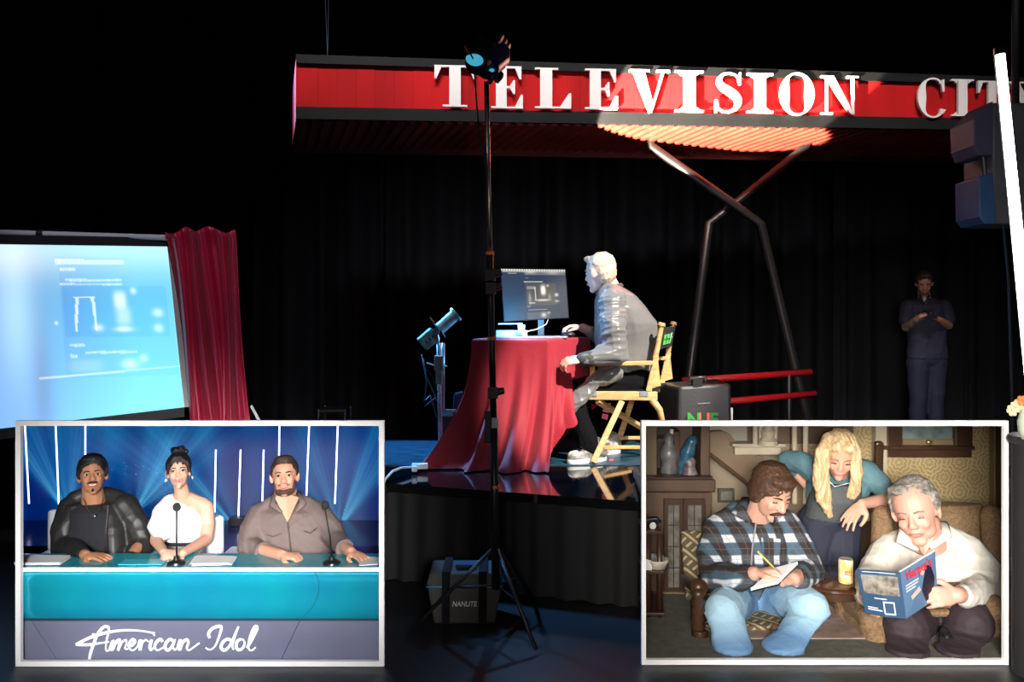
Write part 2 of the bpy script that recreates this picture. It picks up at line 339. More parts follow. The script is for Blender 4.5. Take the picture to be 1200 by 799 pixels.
# letters: outlines in a unit box (height 1), thick and thin strokes with bracketed serifs
def rect(x0, y0, x1, y1): return [(x0, y0), (x1, y0), (x1, y1), (x0, y1)]
def arc(cx, cy, rx, ry, a0, a1, w0, wf, n=28):       # stroke around an ellipse whose width changes with the angle
    out, inn = [], []
    for i in range(n+1):
        a = R(a0+(a1-a0)*i/n); w_ = w0+wf*abs(math.cos(a))**2
        out.append((cx+rx*math.cos(a), cy+ry*math.sin(a))); inn.append((cx+(rx-w_)*math.cos(a), cy+(ry-w0)*math.sin(a)))
    return [[out[i], out[i+1], inn[i+1], inn[i]] for i in range(n)]
T_ = .045
def glyph(ch):
    if ch == 'I': return [rect(.17, T_, .40, 1-T_), rect(0, 0, .56, T_), rect(0, 1-T_, .56, 1), [(.06, T_), (.14, T_), (.14, .12)], [(.42, T_), (.5, T_), (.42, .12)], [(.06, 1-T_), (.14, .88), (.14, 1-T_)], [(.42, 1-T_), (.42, .88), (.5, 1-T_)]], .56
    if ch == 'T': return [rect(.36, T_, .64, 1-T_), rect(.2, 0, .8, T_), rect(0, 1-T_, 1, 1), [(0, .68), (.05, .68), (.17, 1-T_), (0, 1-T_)], [(1, .68), (1, 1-T_), (.83, 1-T_), (.95, .68)]], 1.
    if ch == 'E': return [rect(.12, T_, .39, 1-T_), rect(0, 0, .8, T_), rect(0, 1-T_, .76, 1), [(.76, 1-T_), (.6, 1-T_), (.71, .7), (.76, .7)], [(.8, T_), (.8, .33), (.75, .33), (.6, T_)], rect(.39, .48, .56, .53), [(.6, .34), (.6, .67), (.56, .67), (.47, .53), (.47, .48), (.56, .34)]], .8
    if ch == 'L': return [rect(.12, T_, .40, 1-T_), rect(0, 0, .84, T_), rect(0, 1-T_, .54, 1), [(.84, T_), (.84, .38), (.79, .38), (.58, T_)]], .84
    if ch == 'V': return [[(.08, 1-T_), (.48, 0), (.54, 0), (.60, .14), (.37, 1-T_)], [(.50, 0), (.55, 0), (.86, 1-T_), (.80, 1-T_)], rect(0, 1-T_, .5, 1), rect(.67, 1-T_, 1, 1)], 1.
    if ch == 'N': return [[(.10, 1-T_), (.08, 1), (.34, 1), (.92, 0), (.86, 0), (.80, .04)], rect(.13, T_, .18, .96), rect(0, 0, .32, T_), rect(.86, 0, .92, 1-T_), rect(.72, 1-T_, 1.04, 1), rect(0, 1-T_, .30, 1)], 1.04
    if ch == 'O': return arc(.45, .5, .45, .52, 0, 360, .045, .20, 40), .9
    if ch == 'C': return arc(.45, .5, .45, .52, 48, 325, .045, .20, 36)+[[(.74, .66), (.79, .66), (.79, .98), (.75, .98), (.70, .84)], [(.80, .20), (.84, .20), (.76, .10), (.72, .13)]], .82
    if ch == 'S':
        pts = [(.60, .86), (.50, .95), (.36, .985), (.22, .95), (.13, .85), (.13, .74), (.20, .64), (.34, .55), (.47, .46), (.56, .35), (.57, .22), (.50, .10), (.37, .03), (.22, .03), (.11, .10), (.07, .18)]
        wd = [.03, .03, .04, .07, .11, .14, .17, .20, .20, .17, .14, .11, .07, .04, .03, .03]
        P_ = []
        for i, (x, y) in enumerate(pts):
            a, b = pts[max(i-1, 0)], pts[min(i+1, len(pts)-1)]; dx, dy = b[0]-a[0], b[1]-a[1]; L = math.hypot(dx, dy)
            P_.append(((x-dy/L*wd[i]/2, y+dx/L*wd[i]/2), (x+dy/L*wd[i]/2, y-dx/L*wd[i]/2)))
        q = [[P_[i][0], P_[i+1][0], P_[i+1][1], P_[i][1]] for i in range(len(P_)-1)]
        return q+[[(.58, .70), (.63, .70), (.63, 1), (.59, 1), (.55, .88)], [(.03, 0), (.07, 0), (.12, .12), (.08, .32), (.03, .32)]], .68
    if ch == 'Y': return [rect(.36, T_, .62, .45), rect(.22, 0, .76, T_), [(.06, 1-T_), (.36, .45), (.62, .45), (.36, 1-T_)], [(.50, .45), (.56, .45), (.88, 1-T_), (.82, 1-T_)], rect(0, 1-T_, .48, 1), rect(.70, 1-T_, 1, 1)], 1.
spots_ = [('T', 509, 557, 79, 127), ('E', 575, 612, 80, 129), ('L', 626, 668, 82, 129), ('E', 684, 722, 83, 130), ('V', 736, 783, 84, 134), ('I', 789, 822, 85, 133), ('S', 834, 868, 87, 134), ('I', 873, 903, 88, 134), ('O', 911, 951, 88, 136), ('N', 959, 1002, 91, 136), ('C', 1071, 1103, 94, 139), ('I', 1110, 1136, 95, 138), ('T', 1141, 1174, 97, 141), ('Y', 1176, 1214, 98, 142)]
for ch, x0, x1, y0, y1 in spots_:
    g, gw = glyph(ch); m = MB(); ua, ub = upx(x0), upx(x1); za, zc = zpx((x0+x1)/2, y1), zpx((x0+x1)/2, y0)
    for poly in g:
        ar = sum(poly[i][0]*poly[(i+1) % len(poly)][1]-poly[(i+1) % len(poly)][0]*poly[i][1] for i in range(len(poly)))
        if ar < 0: poly = poly[::-1]
        pts = [S(ua+(ub-ua)*x/gw, za+(zc-za)*y, .055) for x, y in poly]
        m.poly([p-V(D1.y, -D1.x, 0)*.025 for p in pts], V(D1.y, -D1.x, 0)*.025)
    part('letter', m, letw, sign)
# crossed supports
sup = mat('support_steel', (.025, .022, .022), .35, metal=.3, noise=.3, nscale=8)
def sp(*pp): return [P(x, y, Y) for x, y, Y in pp]
part('support_pole', MB().tube([P(762, 158, 6.75)]+sp((763, 172, 6.75), (860, 240, 6.7), (891, 262, 6.7))+[P(943, 478, 6.8), V(P(965, 575, 6.85).x, 6.85, .0)], .038, 12), sup, sign, smooth=True, label='crossed steel support running from upper left to lower right')
part('support_pole', MB().tube([P(946, 160, 6.9)]+sp((945, 172, 6.9), (860, 240, 6.8), (831, 262, 6.75))+[P(808, 440, 6.6), V(P(797, 575, 6.6).x, 6.6, .0)], .036, 12), sup, sign, smooth=True, label='crossed steel support running from upper right to lower left')
part('hanging_wire', MB().tube([P(384, 70, 6.3), P(379, -60, 6.3)], .003, 5).tube([P(384, 70, 6.3), P(386, -60, 6.35)], .002, 5), pole_grey, sign)
# red rails
rail = thing('red_rails', 'pair of level red tubes on posts behind the black case', 'railing', (1.9, 6.4, 0))
rm = mat('rail_red', (.55, .012, .02), .4)
part('rail', MB().tube([P(800, 446, 6.2), P(950, 436, 6.5)], .024, 10), rm, rail, smooth=True)
part('rail', MB().tube([P(820, 473, 6.2), P(955, 461, 6.5)], .024, 10), rm, rail, smooth=True)
part('post', MB().tube([V(P(822, 446, 6.26).x, 6.26, 0), P(822, 446, 6.26)], .018, 8), black_metal, rail)
part('post', MB().tube([V(P(925, 446, 6.44).x, 6.44, 0), P(925, 438, 6.44)], .018, 8), black_metal, rail)
# ------------------------------------------------------------------ tall light stand in front of the stage
ls = thing('light_stand', 'tall black tripod light stand with orange collars before the stage', 'light stand', (-.07, 3.75, 0))
bx = lambda y: 570+(y-95)*10/475
def LP(y): return P(bx(y), y, 3.78)
part('upper_tube', MB().tube([LP(96), LP(300)], .011, 12), mat('stand_steel', (.34, .30, .28), .3, metal=.9), ls, smooth=True)
part('middle_tube', MB().tube([LP(296), LP(495)], .0145, 12), black_metal, ls, smooth=True)
part('lower_tube', MB().tube([LP(495), P(581, 690, 3.78)], .018, 12), black_metal, ls, smooth=True)
for y, c_, h in ((296, orange_tape, 3), (396, orange_tape, 3), (570, orange_tape, 3)):
    part('collar', MB().tube([LP(y-h/2), LP(y+h/2+1)], .019, 12), c_, ls, smooth=True, label='orange locking collar')
part('white_tape', MB().tube([LP(489), LP(501)], .0195, 12), mat('white_tape', (.8, .8, .8), .6), ls, smooth=True)
for y in (322, 338, 460): part('clamp_knob', MB().tube([LP(y), LP(y)+V(.05, -.005, .01)], [.02, .014], 10).box(LP(y), (.045, .045, .05)), black_plastic, ls)
for a in (30, 150, 265):
    d = V(math.sin(R(a)), -math.cos(R(a)), 0); hub = P(581, 640, 3.78); low = P(581, 683, 3.78)
    part('leg', MB().tube([hub, V(hub.x, 3.78, .02)+d*.34], .009, 8).tube([low+V(0, 0, -.01), (hub*.45+(V(hub.x, 3.78, .02)+d*.34)*.55)], .005, 6), mat('leg_steel', (.05, .05, .05), .4, metal=.6), ls, smooth=True)
part('power_box', MB().box(P(572, 500, 3.76), (.03, .03, .14)), black_plastic, ls, bevel=.004)
# fixture on its top
hd = thing('spotlight', 'black and violet spotlight with cyan lens atop the tall stand', 'light', P(572, 95, 3.78))
pm = mat('violet_housing', (.035, .02, .13), .35); cy = mat('cyan_ring', (.05, .5, .75), .3, emit=(.1, .7, 1), estr=.5)
A, B = P(581, 68, 3.74), P(560, 88, 3.66)
part('housing', MB().tube([P(590, 58, 3.86), P(584, 66, 3.8), P(570, 78, 3.7)], [.03, .055, .06], 14), pm, hd, smooth=R(40))
part('lens_ring', MB().tube([P(562, 72, 3.66), P(558, 74, 3.62)], [.055, .05], 18), black_plastic, hd, smooth=R(40))
part('lens', MB().ell(P(556, 70, 3.61), (.042, .01, .026), Euler((0, R(20), R(-20))).to_matrix()), cy, hd, smooth=True)
part('barn_door', MB().box(P(566, 52, 3.66), (.09, .006, .06), (R(40), R(35), 0)), black_plastic, hd)
part('barn_door', MB().box(P(550, 62, 3.62), (.006, .05, .07), (R(10), R(-30), 0)), black_plastic, hd)
part('barn_door', MB().box(P(568, 84, 3.64), (.08, .006, .045), (R(-50), R(30), 0)), black_plastic, hd)
part('cyan_clip', MB().tube([P(568, 84, 3.68), P(578, 82, 3.7), P(582, 74, 3.7)], .008, 8), cy, hd, smooth=True)
part('yoke', MB().tube([P(586, 60, 3.74), P(590, 78, 3.76), P(578, 88, 3.77), P(573, 98, 3.78)], .011, 8), black_plastic, hd, smooth=True)
part('driver_box', MB().box(P(582, 88, 3.78), (.05, .06, .045), (0, R(40), 0)), black_plastic, hd, bevel=.006)
part('cooling_fins', MB().box(P(584, 50, 3.86), (.012, .07, .07), (0, R(35), 0)).box(P(588, 55, 3.86), (.012, .07, .07), (0, R(35), 0)).box(P(592, 60, 3.86), (.012, .07, .07), (0, R(35), 0)), pm, hd)
one('lamp_cable', MB().tube([P(556, 84, 3.7), P(558, 112, 3.74), P(561, 150, 3.74), P(566, 180, 3.75), P(570, 200, 3.76), P(571, 260, 3.765), P(575, 290, 3.765)], .0035, 6), black_plastic, 'thin black cable hanging from the lamp on the tall stand', 'cable', smooth=True)
# ------------------------------------------------------------------ equipment bag
bag = thing('equipment_bag', 'dark grey padded bag with blue zip and black straps on the floor', 'bag', (-.19, 3.9, 0))
bgm = mat('bag_grey', (.065, .063, .058), .8, bump=.3, bscale=120)
c0, c1 = P(501, 730, 3.84).x, P(588, 730, 3.84).x
part('body', MB().hexa([V(c0+.03, 3.82, 0), V(c1-.03, 3.82, 0), V(c1-.03, 4.02, 0), V(c0+.03, 4.02, 0)], [V(c0, 3.82, .17), V(c1, 3.82, .17), V(c1, 4.02, .17), V(c0, 4.02, .17)]), bgm, bag, bevel=.012)
part('lid', MB().hexa([V(c0-.004, 3.815, .172), V(c1+.004, 3.815, .172), V(c1+.004, 4.025, .172), V(c0-.004, 4.025, .172)], [V(c0+.01, 3.83, .225), V(c1-.01, 3.83, .225), V(c1-.01, 4.01, .235), V(c0+.01, 4.01, .235)]), bgm, bag, bevel=.01)
part('zip', MB().tube([V(c0-.004, 3.9, .171), V(c0-.004, 3.812, .171), V(c1+.004, 3.812, .171), V(c1+.006, 3.9, .171), V(c1+.006, 4.0, .171)], .004, 6), mat('blue_zip', (.03, .25, .55), .5), bag, label='bright blue zip')
for x in (c0+.085, c1-.085): part('strap', MB().bbox((x-.018, 3.806, .005), (x+.018, 3.814, .19)).bbox((x-.018, 3.806, .19), (x+.018, 4.03, .24)), black_cloth, bag)
part('handle_pad', MB().box(((c0+c1)/2, 3.9, .243), (.09, .05, .015)), mat('blue_pad', (.01, .03, .10), .6), bag, bevel=.004)
def text(name, s, loc, size, m, parent, rot=(math.pi/2, 0, 0), ext=.001, width=None, shear=0., bold=0., label=None):
    cu = bpy.data.curves.new(name, 'FONT'); cu.body = s; cu.size = size; cu.extrude = ext; cu.shear = shear; cu.align_x = 'CENTER'; cu.align_y = 'CENTER'; cu.offset = bold; cu.resolution_u = 3
    t = bpy.data.objects.new(name, cu); COL.objects.link(t)
    dg = bpy.context.evaluated_depsgraph_get(); me = bpy.data.meshes.new_from_object(t.evaluated_get(dg)); bpy.data.objects.remove(t); bpy.data.curves.remove(cu)
    k = 1.
    if width: xs = [v.co.x for v in me.vertices]; k = width/max(max(xs)-min(xs), 1e-4)
    M = Matrix.Translation(Vector(loc)-origin(parent)) @ Euler(rot).to_matrix().to_4x4() @ Matrix.Diagonal((k, 1, 1, 1)); me.transform(M)
    me.materials.clear(); me.materials.append(m); me.name = name
    o = bpy.data.objects.new(name, me); COL.objects.link(o); o.parent = parent
    if label: o['label'] = label
    return o
text('lettering', 'NANLITE', ((c0+c1)/2+.0, 3.812, .093), .032, mat('print_white', (.75, .75, .75), .6), bag, width=.11, shear=.15, bold=.0006)
# ------------------------------------------------------------------ projection screen at the left
YS0, YS1 = 4.92, 5.30
xl, xr = -240, 214
def yat(px, pts):
    (a, ya), (b, yb) = pts; return ya+(yb-ya)*(px-a)/(b-a)
def depth(px): return yat(px, ((0, YS0), (214, YS1)))
ps = thing('projection_screen', 'large lit blue projection screen in a black frame', 'screen', P(0, 490, 5.0))
TL, TR, BR, BL = P(xl, 283, depth(xl)), P(196, 289, 5.28), P(216, 477, 5.3), P(xl, 530, depth(xl))
def blob(u, v, cx, cy, rx, ry, p=2): return np.exp(-(np.abs((u-cx)/rx)**p+np.abs((v-cy)/ry)**p))
def boxm(u, v, x0, x1, y0, y1): return ((u > x0) & (u < x1) & (v > y0) & (v < y1)).astype(float)
def pic(u, v):
    X = u*(214-xl)+xl; Y = 286+v*200+ (1-u)*v*36
    c = np.zeros(u.shape+(3,))
    t = np.clip((X-0)/214, -1, 1); base = np.array([.17, .36, .75])[None, None]*np.ones(u.shape+(3,))
    k = (.45+.5*np.clip(v, 0, 1))[..., None]
    mixc = np.array([.20, .72, .95]); base = base*(1-np.clip(t*1.3, 0, 1)[..., None])+mixc*np.clip(t*1.3, 0, 1)[..., None]
    c = base*(.62+.40*v[..., None])
    c = c*1.12+np.array([.30, .34, .28])*np.exp(-((v)/.16)**2)[..., None]
    c += np.array([.22, .30, .2])*blob(X, Y, 5, 360, 26, 90)[..., None]
    c -= np.array([.02, .14, .25])*blob(X, Y, 34, 470, 14, 90)[..., None]
    c += np.array([.10, .0, -.08])*blob(X, Y, 15, 305, 40, 22)[..., None]
    win = boxm(X, Y, 64, 212, 300, 446); c -= np.array([.02, .05, .02])*win[..., None]
    im = boxm(X, Y, 66, 205, 335, 397); c -= np.array([.03, .05, .0])*im[..., None]
    def w(m, a=.35): 
        nonlocal c; c = c+np.array([a, a*.8, a*.3])*np.clip(m, 0, 1)[..., None]
    w(blob(X, Y, 141, 352, 8, 10, 3), .55); w(blob(X, Y, 144, 372, 10, 12, 3), .3); w(blob(X, Y, 143, 388, 11, 3), .5)
    w(boxm(X, Y, 80, 108, 348, 390)*((np.abs(X-108+ (390-Y)*.08) < 2) | (Y < 350) | (np.abs(X-80-(390-Y)*.12) < 2)), .45)
    w(blob(X, Y, 160, 341, 4, 4), .4); w(blob(X, Y, 191, 368, 7, 5), .4); w(blob(X, Y, 190, 387, 6, 5), .4); w(blob(X, Y, 110, 386, 6, 4), .4)
    for (x0, x1, y, hh) in ((70, 145, 328, 1.5), (64, 145, 333, 1), (70, 90, 407, 1.6), (90, 158, 416, 1.5), (70, 80, 420, 2), (65, 85, 315, 1.5), (60, 150, 306, 3)):
        w(boxm(X, Y, x0, x1, y-hh, y+hh)*(.4+.6*(np.sin(X*2.1) > -.3)), .35)
    w(blob(X, Y, 147, 431, 10, 6), .4); w(blob(X, Y, 166, 424, 5, 4), .35); w(blob(X, Y, 90, 432, 22, 8, 4), .1)
    w((np.abs(Y-(446-(X-30)*.06)) < 1.0)*(X > 30), .3); w(blob(X, Y, 56, 380, 2, 2), .5)
    return c
screen('display', [TL, TR, BR, BL], 340, 160, pic, ps, 1.3)
nrm = (TR-TL).cross(BL-TL).normalized()
if nrm.y > 0: nrm = -nrm
bk = -nrm
sfm = mat('screen_frame', (.012, .014, .02), .3)
part('backing', MB().slab([TL+bk*.01, TR+bk*.01, BR+bk*.01, BL+bk*.01], bk*.03), sfm, ps)
off = V(0, 0, .055)
part('top_frame', MB().slab([TL-bk*.01, TR-bk*.01, TR+off-bk*.01, TL+off-bk*.01], bk*.06), sfm, ps)
part('side_edge', MB().slab([TR, TR+V(.05, .02, 0), BR+V(.05, .02, 0), BR], bk*.04), mat('screen_edge', (.55, .52, .50), .6), ps, label='pale edge strip beside the curtain')
part('bottom_frame', MB().slab([BL-bk*.01, BR-bk*.01, BR-V(0, 0, .06)-bk*.01, BL-V(0, 0, .06)-bk*.01], bk*.06), sfm, ps)
for t in (.12, .93):
    a = BL*(1-t)+BR*t; part('leg', MB().tube([V(a.x, a.y+.06, 0), a+V(0, .06, 0)], .02, 8), black_metal, ps)
pp = [P(-200, 268, 4.72), P(0, 272.5, 4.98), P(210, 279, 5.28), P(276, 281, 5.36)]
pr = thing('curtain_pipe', 'pale metal pipe along the top of the projection screen', 'pipe', pp[1])
part('tube', MB().tube(pp, .018, 12), mat('pipe_blue_grey', (.55, .68, .75), .5), pr, smooth=True)
part('clamp', MB().tube([P(43, 273.5, 5.03), P(50, 273.8, 5.04)], .027, 12), black_plastic, pr, smooth=R(40))
a = P(270, 281, 5.34); part('post', MB().tube([V(a.x, a.y+.05, 0), V(a.x, a.y+.05, a.z)], .018, 8), black_metal, pr)
# magenta curtain over its right end
def cur(u, v):
    top = 193+82*u; bot = 232+64*u
    px = top+(bot-top)*v**.8+2.5*math.sin(v*5+u*9); py = 272+3*math.sin(u*17)-2*u*(1-u)*8+(560-272)*v
    dep = 5.27+.06*u+.020*math.sin(u*2*math.pi*5.2+.8*math.sin(v*3))*(.5+v*.5)+.012*math.sin(u*47+v*3)
    if v < .07: dep -= .03*(1-v/.07)
    return P(px, py, dep-.03)
mg = MB().grid(cur, 110, 50)
for i, (x_, y_, z_) in enumerate(mg.v):
    pass
cur_o = one('red_curtain', mg, mat('magenta_satin', (.42, .006, .045), .38, sheen=.1, bump=.1, bscale=12), 'crimson satin curtain hung over the right end of the screen', 'curtain', smooth=True)
sm = cur_o.modifiers.new('thick', 'SOLIDIFY'); sm.thickness = .006
one('white_strap', MB().slab([P(293, 476, 5.15), P(295, 474, 5.15), P(306, 494, 5.1), P(302, 494, 5.1)], (0, .006, 0)).slab([P(302, 494, 5.1), P(306, 494, 5.1), P(312, 640, 5.05), P(308, 640, 5.05)], (0, .006, 0)), white_plastic, 'narrow white strap hanging beside the crimson curtain', 'strap')
# small chrome stool behind the left booth
st = thing('metal_frame_stool', 'small dark stool with thin chrome frame far behind the left set', 'stool', V(P(390, 480, 7.2).x, 7.2, 0))
a0, b0 = P(373, 480, 7.1), P(404, 480, 7.1)
part('seat', MB().bbox((a0.x, 7.1, a0.z-.03), (b0.x, 7.35, a0.z)), black_plastic, st, bevel=.01)
for x, y in ((a0.x, 7.1), (b0.x, 7.1), (a0.x, 7.35), (b0.x, 7.35)): part('leg', MB().tube([V(x, y, 0), V(x, y, a0.z+.005)], .010, 8), mat('stool_chrome', (.4, .42, .5), .25, metal=1.), st)
# ------------------------------------------------------------------ right: tube lamp, lamp housing, vase
tl = thing('tube_light', 'bright white vertical tube light leaning at the right edge', 'light', P(1210, 470, 3.9))
part('tube', MB().tube([P(1172, 64, 4.1), P(1204, 395, 3.9), P(1212, 480, 3.86)], [.021, .026, .026], 14), mat('tube_glow', (1, 1, 1), emit=(1, .99, .97), estr=9), tl, smooth=True)
part('end_cap', MB().tube([P(1171, 56, 4.1), P(1172, 64, 4.1)], .026, 14), black_plastic, tl)
part('channel', MB().tube([P(1166, 62, 4.14), P(1198, 395, 3.94), P(1206, 480, 3.9)], .008, 8), mat('channel_grey', (.25, .25, .26), .4, metal=.6), tl)
part('floor_stem', MB().tube([P(1212, 478, 3.86), V(P(1212, 478, 3.86).x, 3.86, 0)], .014, 8), black_metal, tl)
lb = thing('lamp_housing', 'boxy grey and blue lamp housing behind the tube light', 'light', P(1170, 262, 4.6))
bm1 = mat('housing_grey', (.10, .10, .115), .6, noise=.3, nscale=6); bm2 = mat('housing_blue', (.03, .09, .22), .55, noise=.2, nscale=8); bm3 = mat('housing_violet', (.055, .05, .10), .6)
def hb(x0, y0, x1, y1, Y, dp): a, b = P(x0, y0, Y), P(x1, y1, Y); return MB().bbox((a.x, Y, a.z), (b.x, Y+dp, b.z))
part('main_box', hb(1163, 120, 1215, 262, 4.6, .3), bm1, lb, bevel=.012)
part('upper_box', MB().poly([P(1141, 140, 4.56), P(1164, 118, 4.56), P(1164, 182, 4.56), P(1147, 182, 4.56), P(1142, 170, 4.56)][::-1], (0, .25, 0)), bm3, lb, bevel=.006)
part('lower_box', MB().poly([P(1147, 208, 4.56), P(1164, 202, 4.56), P(1168, 262, 4.56), P(1154, 262, 4.56), P(1148, 254, 4.56)][::-1], (0, .25, 0)), bm2, lb, bevel=.006)
part('handle', MB().tube([P(1152, 182, 4.6), P(1154, 206, 4.6)], .012, 8), black_plastic, lb)
part('hanging_cable', MB().tube([P(1176, 262, 4.7), P(1182, 330, 4.7), P(1186, 470, 4.7), V(P(1186, 470, 4.7).x, 4.7, 0)], .008, 6), black_plastic, lb)
part('hanging_pole', MB().tube([P(1190, 122, 4.75), P(1190, -200, 4.75)], .02, 8), black_metal, lb)
pl = thing('black_pedestal', 'dark grey round topped table holding the vase at the right edge', 'table', V(2.05, 3.25, 0))
vz = P(1200, 515, 3.2)
part('table_top', MB().lathe((vz.x+.125, 3.3, vz.z-.03), [(.0, 0), (.11, 0), (.115, .01), (.115, .02), (.11, .03), (0, .03)], 32), mat('table_dark', (.03, .03, .034), .35), pl, smooth=R(40))
part('base', MB().lathe((vz.x+.125, 3.3, 0), [(0, 0), (.10, 0), (.10, vz.z-.03), (0, vz.z-.03)], 32), mat('table_cloth_black', (.012, .012, .014), .8), pl, smooth=R(40))
vs_ = thing('flower_vase', 'pale green vase with orange and cream flowers at the right edge', 'vase', V(vz.x+.02, 3.2, vz.z))
part('vase', MB().lathe((vz.x+.025, 3.2, vz.z), [(0, 0), (.03, 0), (.042, .03), (.045, .07), (.034, .11), (.03, .125), (.026, .125), (.03, .1), (0, .02)], 20), mat('celadon', (.55, .62, .48), .35), vs_, smooth=True)
for i, (x, y, c) in enumerate(((1190, 477, 0), (1186, 481, 0), (1198, 470, 1), (1203, 476, 1), (1194, 474, 0), (1210, 468, 1))):
    e = P(x, y, 3.2); m_ = mat('bloom_orange', (.8, .22, .05), .6) if c else mat('bloom_cream', (.7, .55, .35), .6)
    f_ = MB()
    for k in range(6): f_.ell(e+V(math.cos(k*1.05)*.012, math.sin(k*1.05)*.006, math.sin(k*1.05)*.012), (.010, .008, .010), n=8, k=5)
    fl = part('flower', f_, m_, vs_, smooth=True); part('stem', MB().tube([V(vz.x+.025, 3.2, vz.z+.1), e], .003, 6), mat('stem_green', (.15, .25, .08), .6), fl)
# ------------------------------------------------------------------ table with the red cloth, monitor, laptop
velvet = mat('red_velvet', (.31, .004, .018), .72, sheen=.15, bump=.15, bscale=25)
tz = 1.235
FL, FR, BRc, BLc = V(-.24, 5.06, tz), V(.215, 5.02, tz), V(.50, 5.42, tz), V(-.06, 5.62, tz)
tb = thing('draped_table', 'small table hidden under the crimson cloth', 'table', V(.1, 5.3, SZ))
part('table_top', MB().hexa([p*.92+(FL+FR+BRc+BLc)*.02+V(0, 0, -.035) for p in (FL, FR, BRc, BLc)], [p*.92+(FL+FR+BRc+BLc)*.02+V(0, 0, -.006) for p in (FL, FR, BRc, BLc)]), black_plastic, tb)
for c in (FL, FR, BRc, BLc):
    m_ = (FL+FR+BRc+BLc)/4; q = c*.85+m_*.15; part('leg', MB().tube([V(q.x, q.y, SZ), V(q.x, q.y, tz-.03)], .015, 8), black_metal, tb)
corners = [FL, FR, BRc, BLc]; per = [(corners[(i+1) % 4]-corners[i]).length for i in range(4)]; tot = sum(per)
def around(t):
    d = (t % 1)*tot
    for i in range(4):
        if d <= per[i]: return corners[i].lerp(corners[(i+1) % 4], d/per[i])
        d -= per[i]
    return corners[0]
ctr = (FL+FR+BRc+BLc)/4
BOT = [(0., V(-.47, 4.86, SZ+.01)), (.08, V(-.20, 4.80, SZ+.008)), (.17, V(.05, 4.78, SZ+.006)), (.235, V(.19, 4.80, SZ+.01)), (.29, V(.31, 4.98, SZ+.22)), (.37, V(.43, 5.22, SZ+.42)), (.47, V(.58, 5.46, SZ+.33)), (.62, V(.3, 5.75, SZ+.01)), (.75, V(-.15, 5.85, SZ+.01)), (.88, V(-.36, 5.4, SZ+.01)), (.96, V(-.53, 5.02, SZ+.01)), (1., V(-.47, 4.86, SZ+.01))]
def bot(t):
    t %= 1
    for (a, p), (b, q) in zip(BOT, BOT[1:]):
        if a <= t <= b:
            k = (t-a)/(b-a); k = k*k*(3-2*k); return p.lerp(q, k)
def cloth(u, v):
    if v < .12:                                      # lies on the table
        e = around(u); k = v/.12; return ctr.lerp(e, k)+V(0, 0, .003)
    k = (v-.12)/.88; e = around(u); b = bot(u)
    h = k; s_ = k**2.1 if k > 0 else 0
    p = V(e.x+(b.x-e.x)*s_, e.y+(b.y-e.y)*s_, e.z+.003+(b.z-e.z-.003)*h)
    n = V(p.x-ctr.x, p.y-ctr.y, 0); n.normalize()
    a = (.045*math.sin(u*2*math.pi*13+1.2*math.sin(u*9)+k*1.2)+.018*math.sin(u*2*math.pi*29+k*2.))*min(1, k*1.1)*(k**.8)
    # sharp ridge falling from the front right corner
    a += .05*math.exp(-((u-.235-.008*k)/.012)**2)*k*(1-k*.5)
    p += n*a
    if k > .93: p += n*.02*(k-.93)/.07
    if p.z < SZ+.006: p.z = SZ+.006
    return p
co_ = one('tablecloth', MB().grid(cloth, 260, 60), velvet, 'crimson velvet cloth draped to the stage floor over the table', 'tablecloth', smooth=True)
mo = thing('monitor', 'flat computer monitor with dark picture on the draped table', 'monitor', V(P(626, 392, 5.42).x, 5.42, tz+.004))
q = [P(587, 315, 5.40), P(662, 316, 5.46), P(666, 372, 5.46), P(591, 376, 5.40)]
def mpic(u, v):
    c = np.ones(u.shape+(3,))*np.array([.026, .036, .062]); c *= (1-.3*v)[..., None]
    c[v < .055] = (.32, .30, .27)
    tick = (v < .03) & (np.sin(u*160) > 0.); c[tick] = (.7, .68, .62)
    im = boxm(u, v, .36, .84, .28, .72)[..., None]; c = c*(1-im)+im*np.array([.07, .06, .045])
    def w(m, a=.4):
        nonlocal c; c = c+np.array([a, a*.92, a*.78])*np.clip(m, 0, 1)[..., None]
    w(boxm(u, v, .36, 1, .055, .11), .10); w(blob(u, v, .45, .06, .08, .03), .25); w(blob(u, v, .8, .07, .1, .03), .2)
    w(blob(u, v, .635, .42, .035, .09, 3), .9); w(blob(u, v, .62, .62, .1, .02, 3), .5); w(boxm(u, v, .5, .515, .36, .62), .5)
    w(boxm(u, v, .38, .52, .34, .40), .18); w(blob(u, v, .71, .33, .018, .018), .5); w(blob(u, v, .84, .52, .025, .03), .6); w(blob(u, v, .84, .65, .03, .02), .4)
    w(blob(u, v, .42, .58, .02, .1), .25); w(blob(u, v, .73, .56, .02, .06), .2); w(boxm(u, v, .40, .5, .66, .69), .3)
    w(boxm(u, v, .36, .64, .245, .258), .45); w(blob(u, v, .355, .25, .012, .012), .5); w(boxm(u, v, .37, .42, .165, .18), .25); w(boxm(u, v, .1, .24, .075, .09), .5)
    w(boxm(u, v, .38, .68, .80, .813), .35); w(blob(u, v, .62, .92, .035, .04), .55); w(boxm(u, v, .36, .72, .86, 1), .05); w(blob(u, v, .70, .88, .02, .02), .4); w(boxm(u, v, .37, .42, .735, .75), .25)
    return c
screen('display', q, 150, 110, mpic, mo, .8)
e = .006
part('casing', MB().slab([q[0]+V(-e, .008, e), q[3]+V(-e, .008, -e), q[2]+V(e, .008, -e), q[1]+V(e, .008, e)], (0, .03, 0)), black_plastic, mo, bevel=.004)
part('stand_neck', MB().beam(P(634, 368, 5.49), V(P(634, 385, 5.5).x, 5.5, tz+.006), .04, .015), mat('stand_alu', (.3, .33, .36), .3, metal=.8), mo)
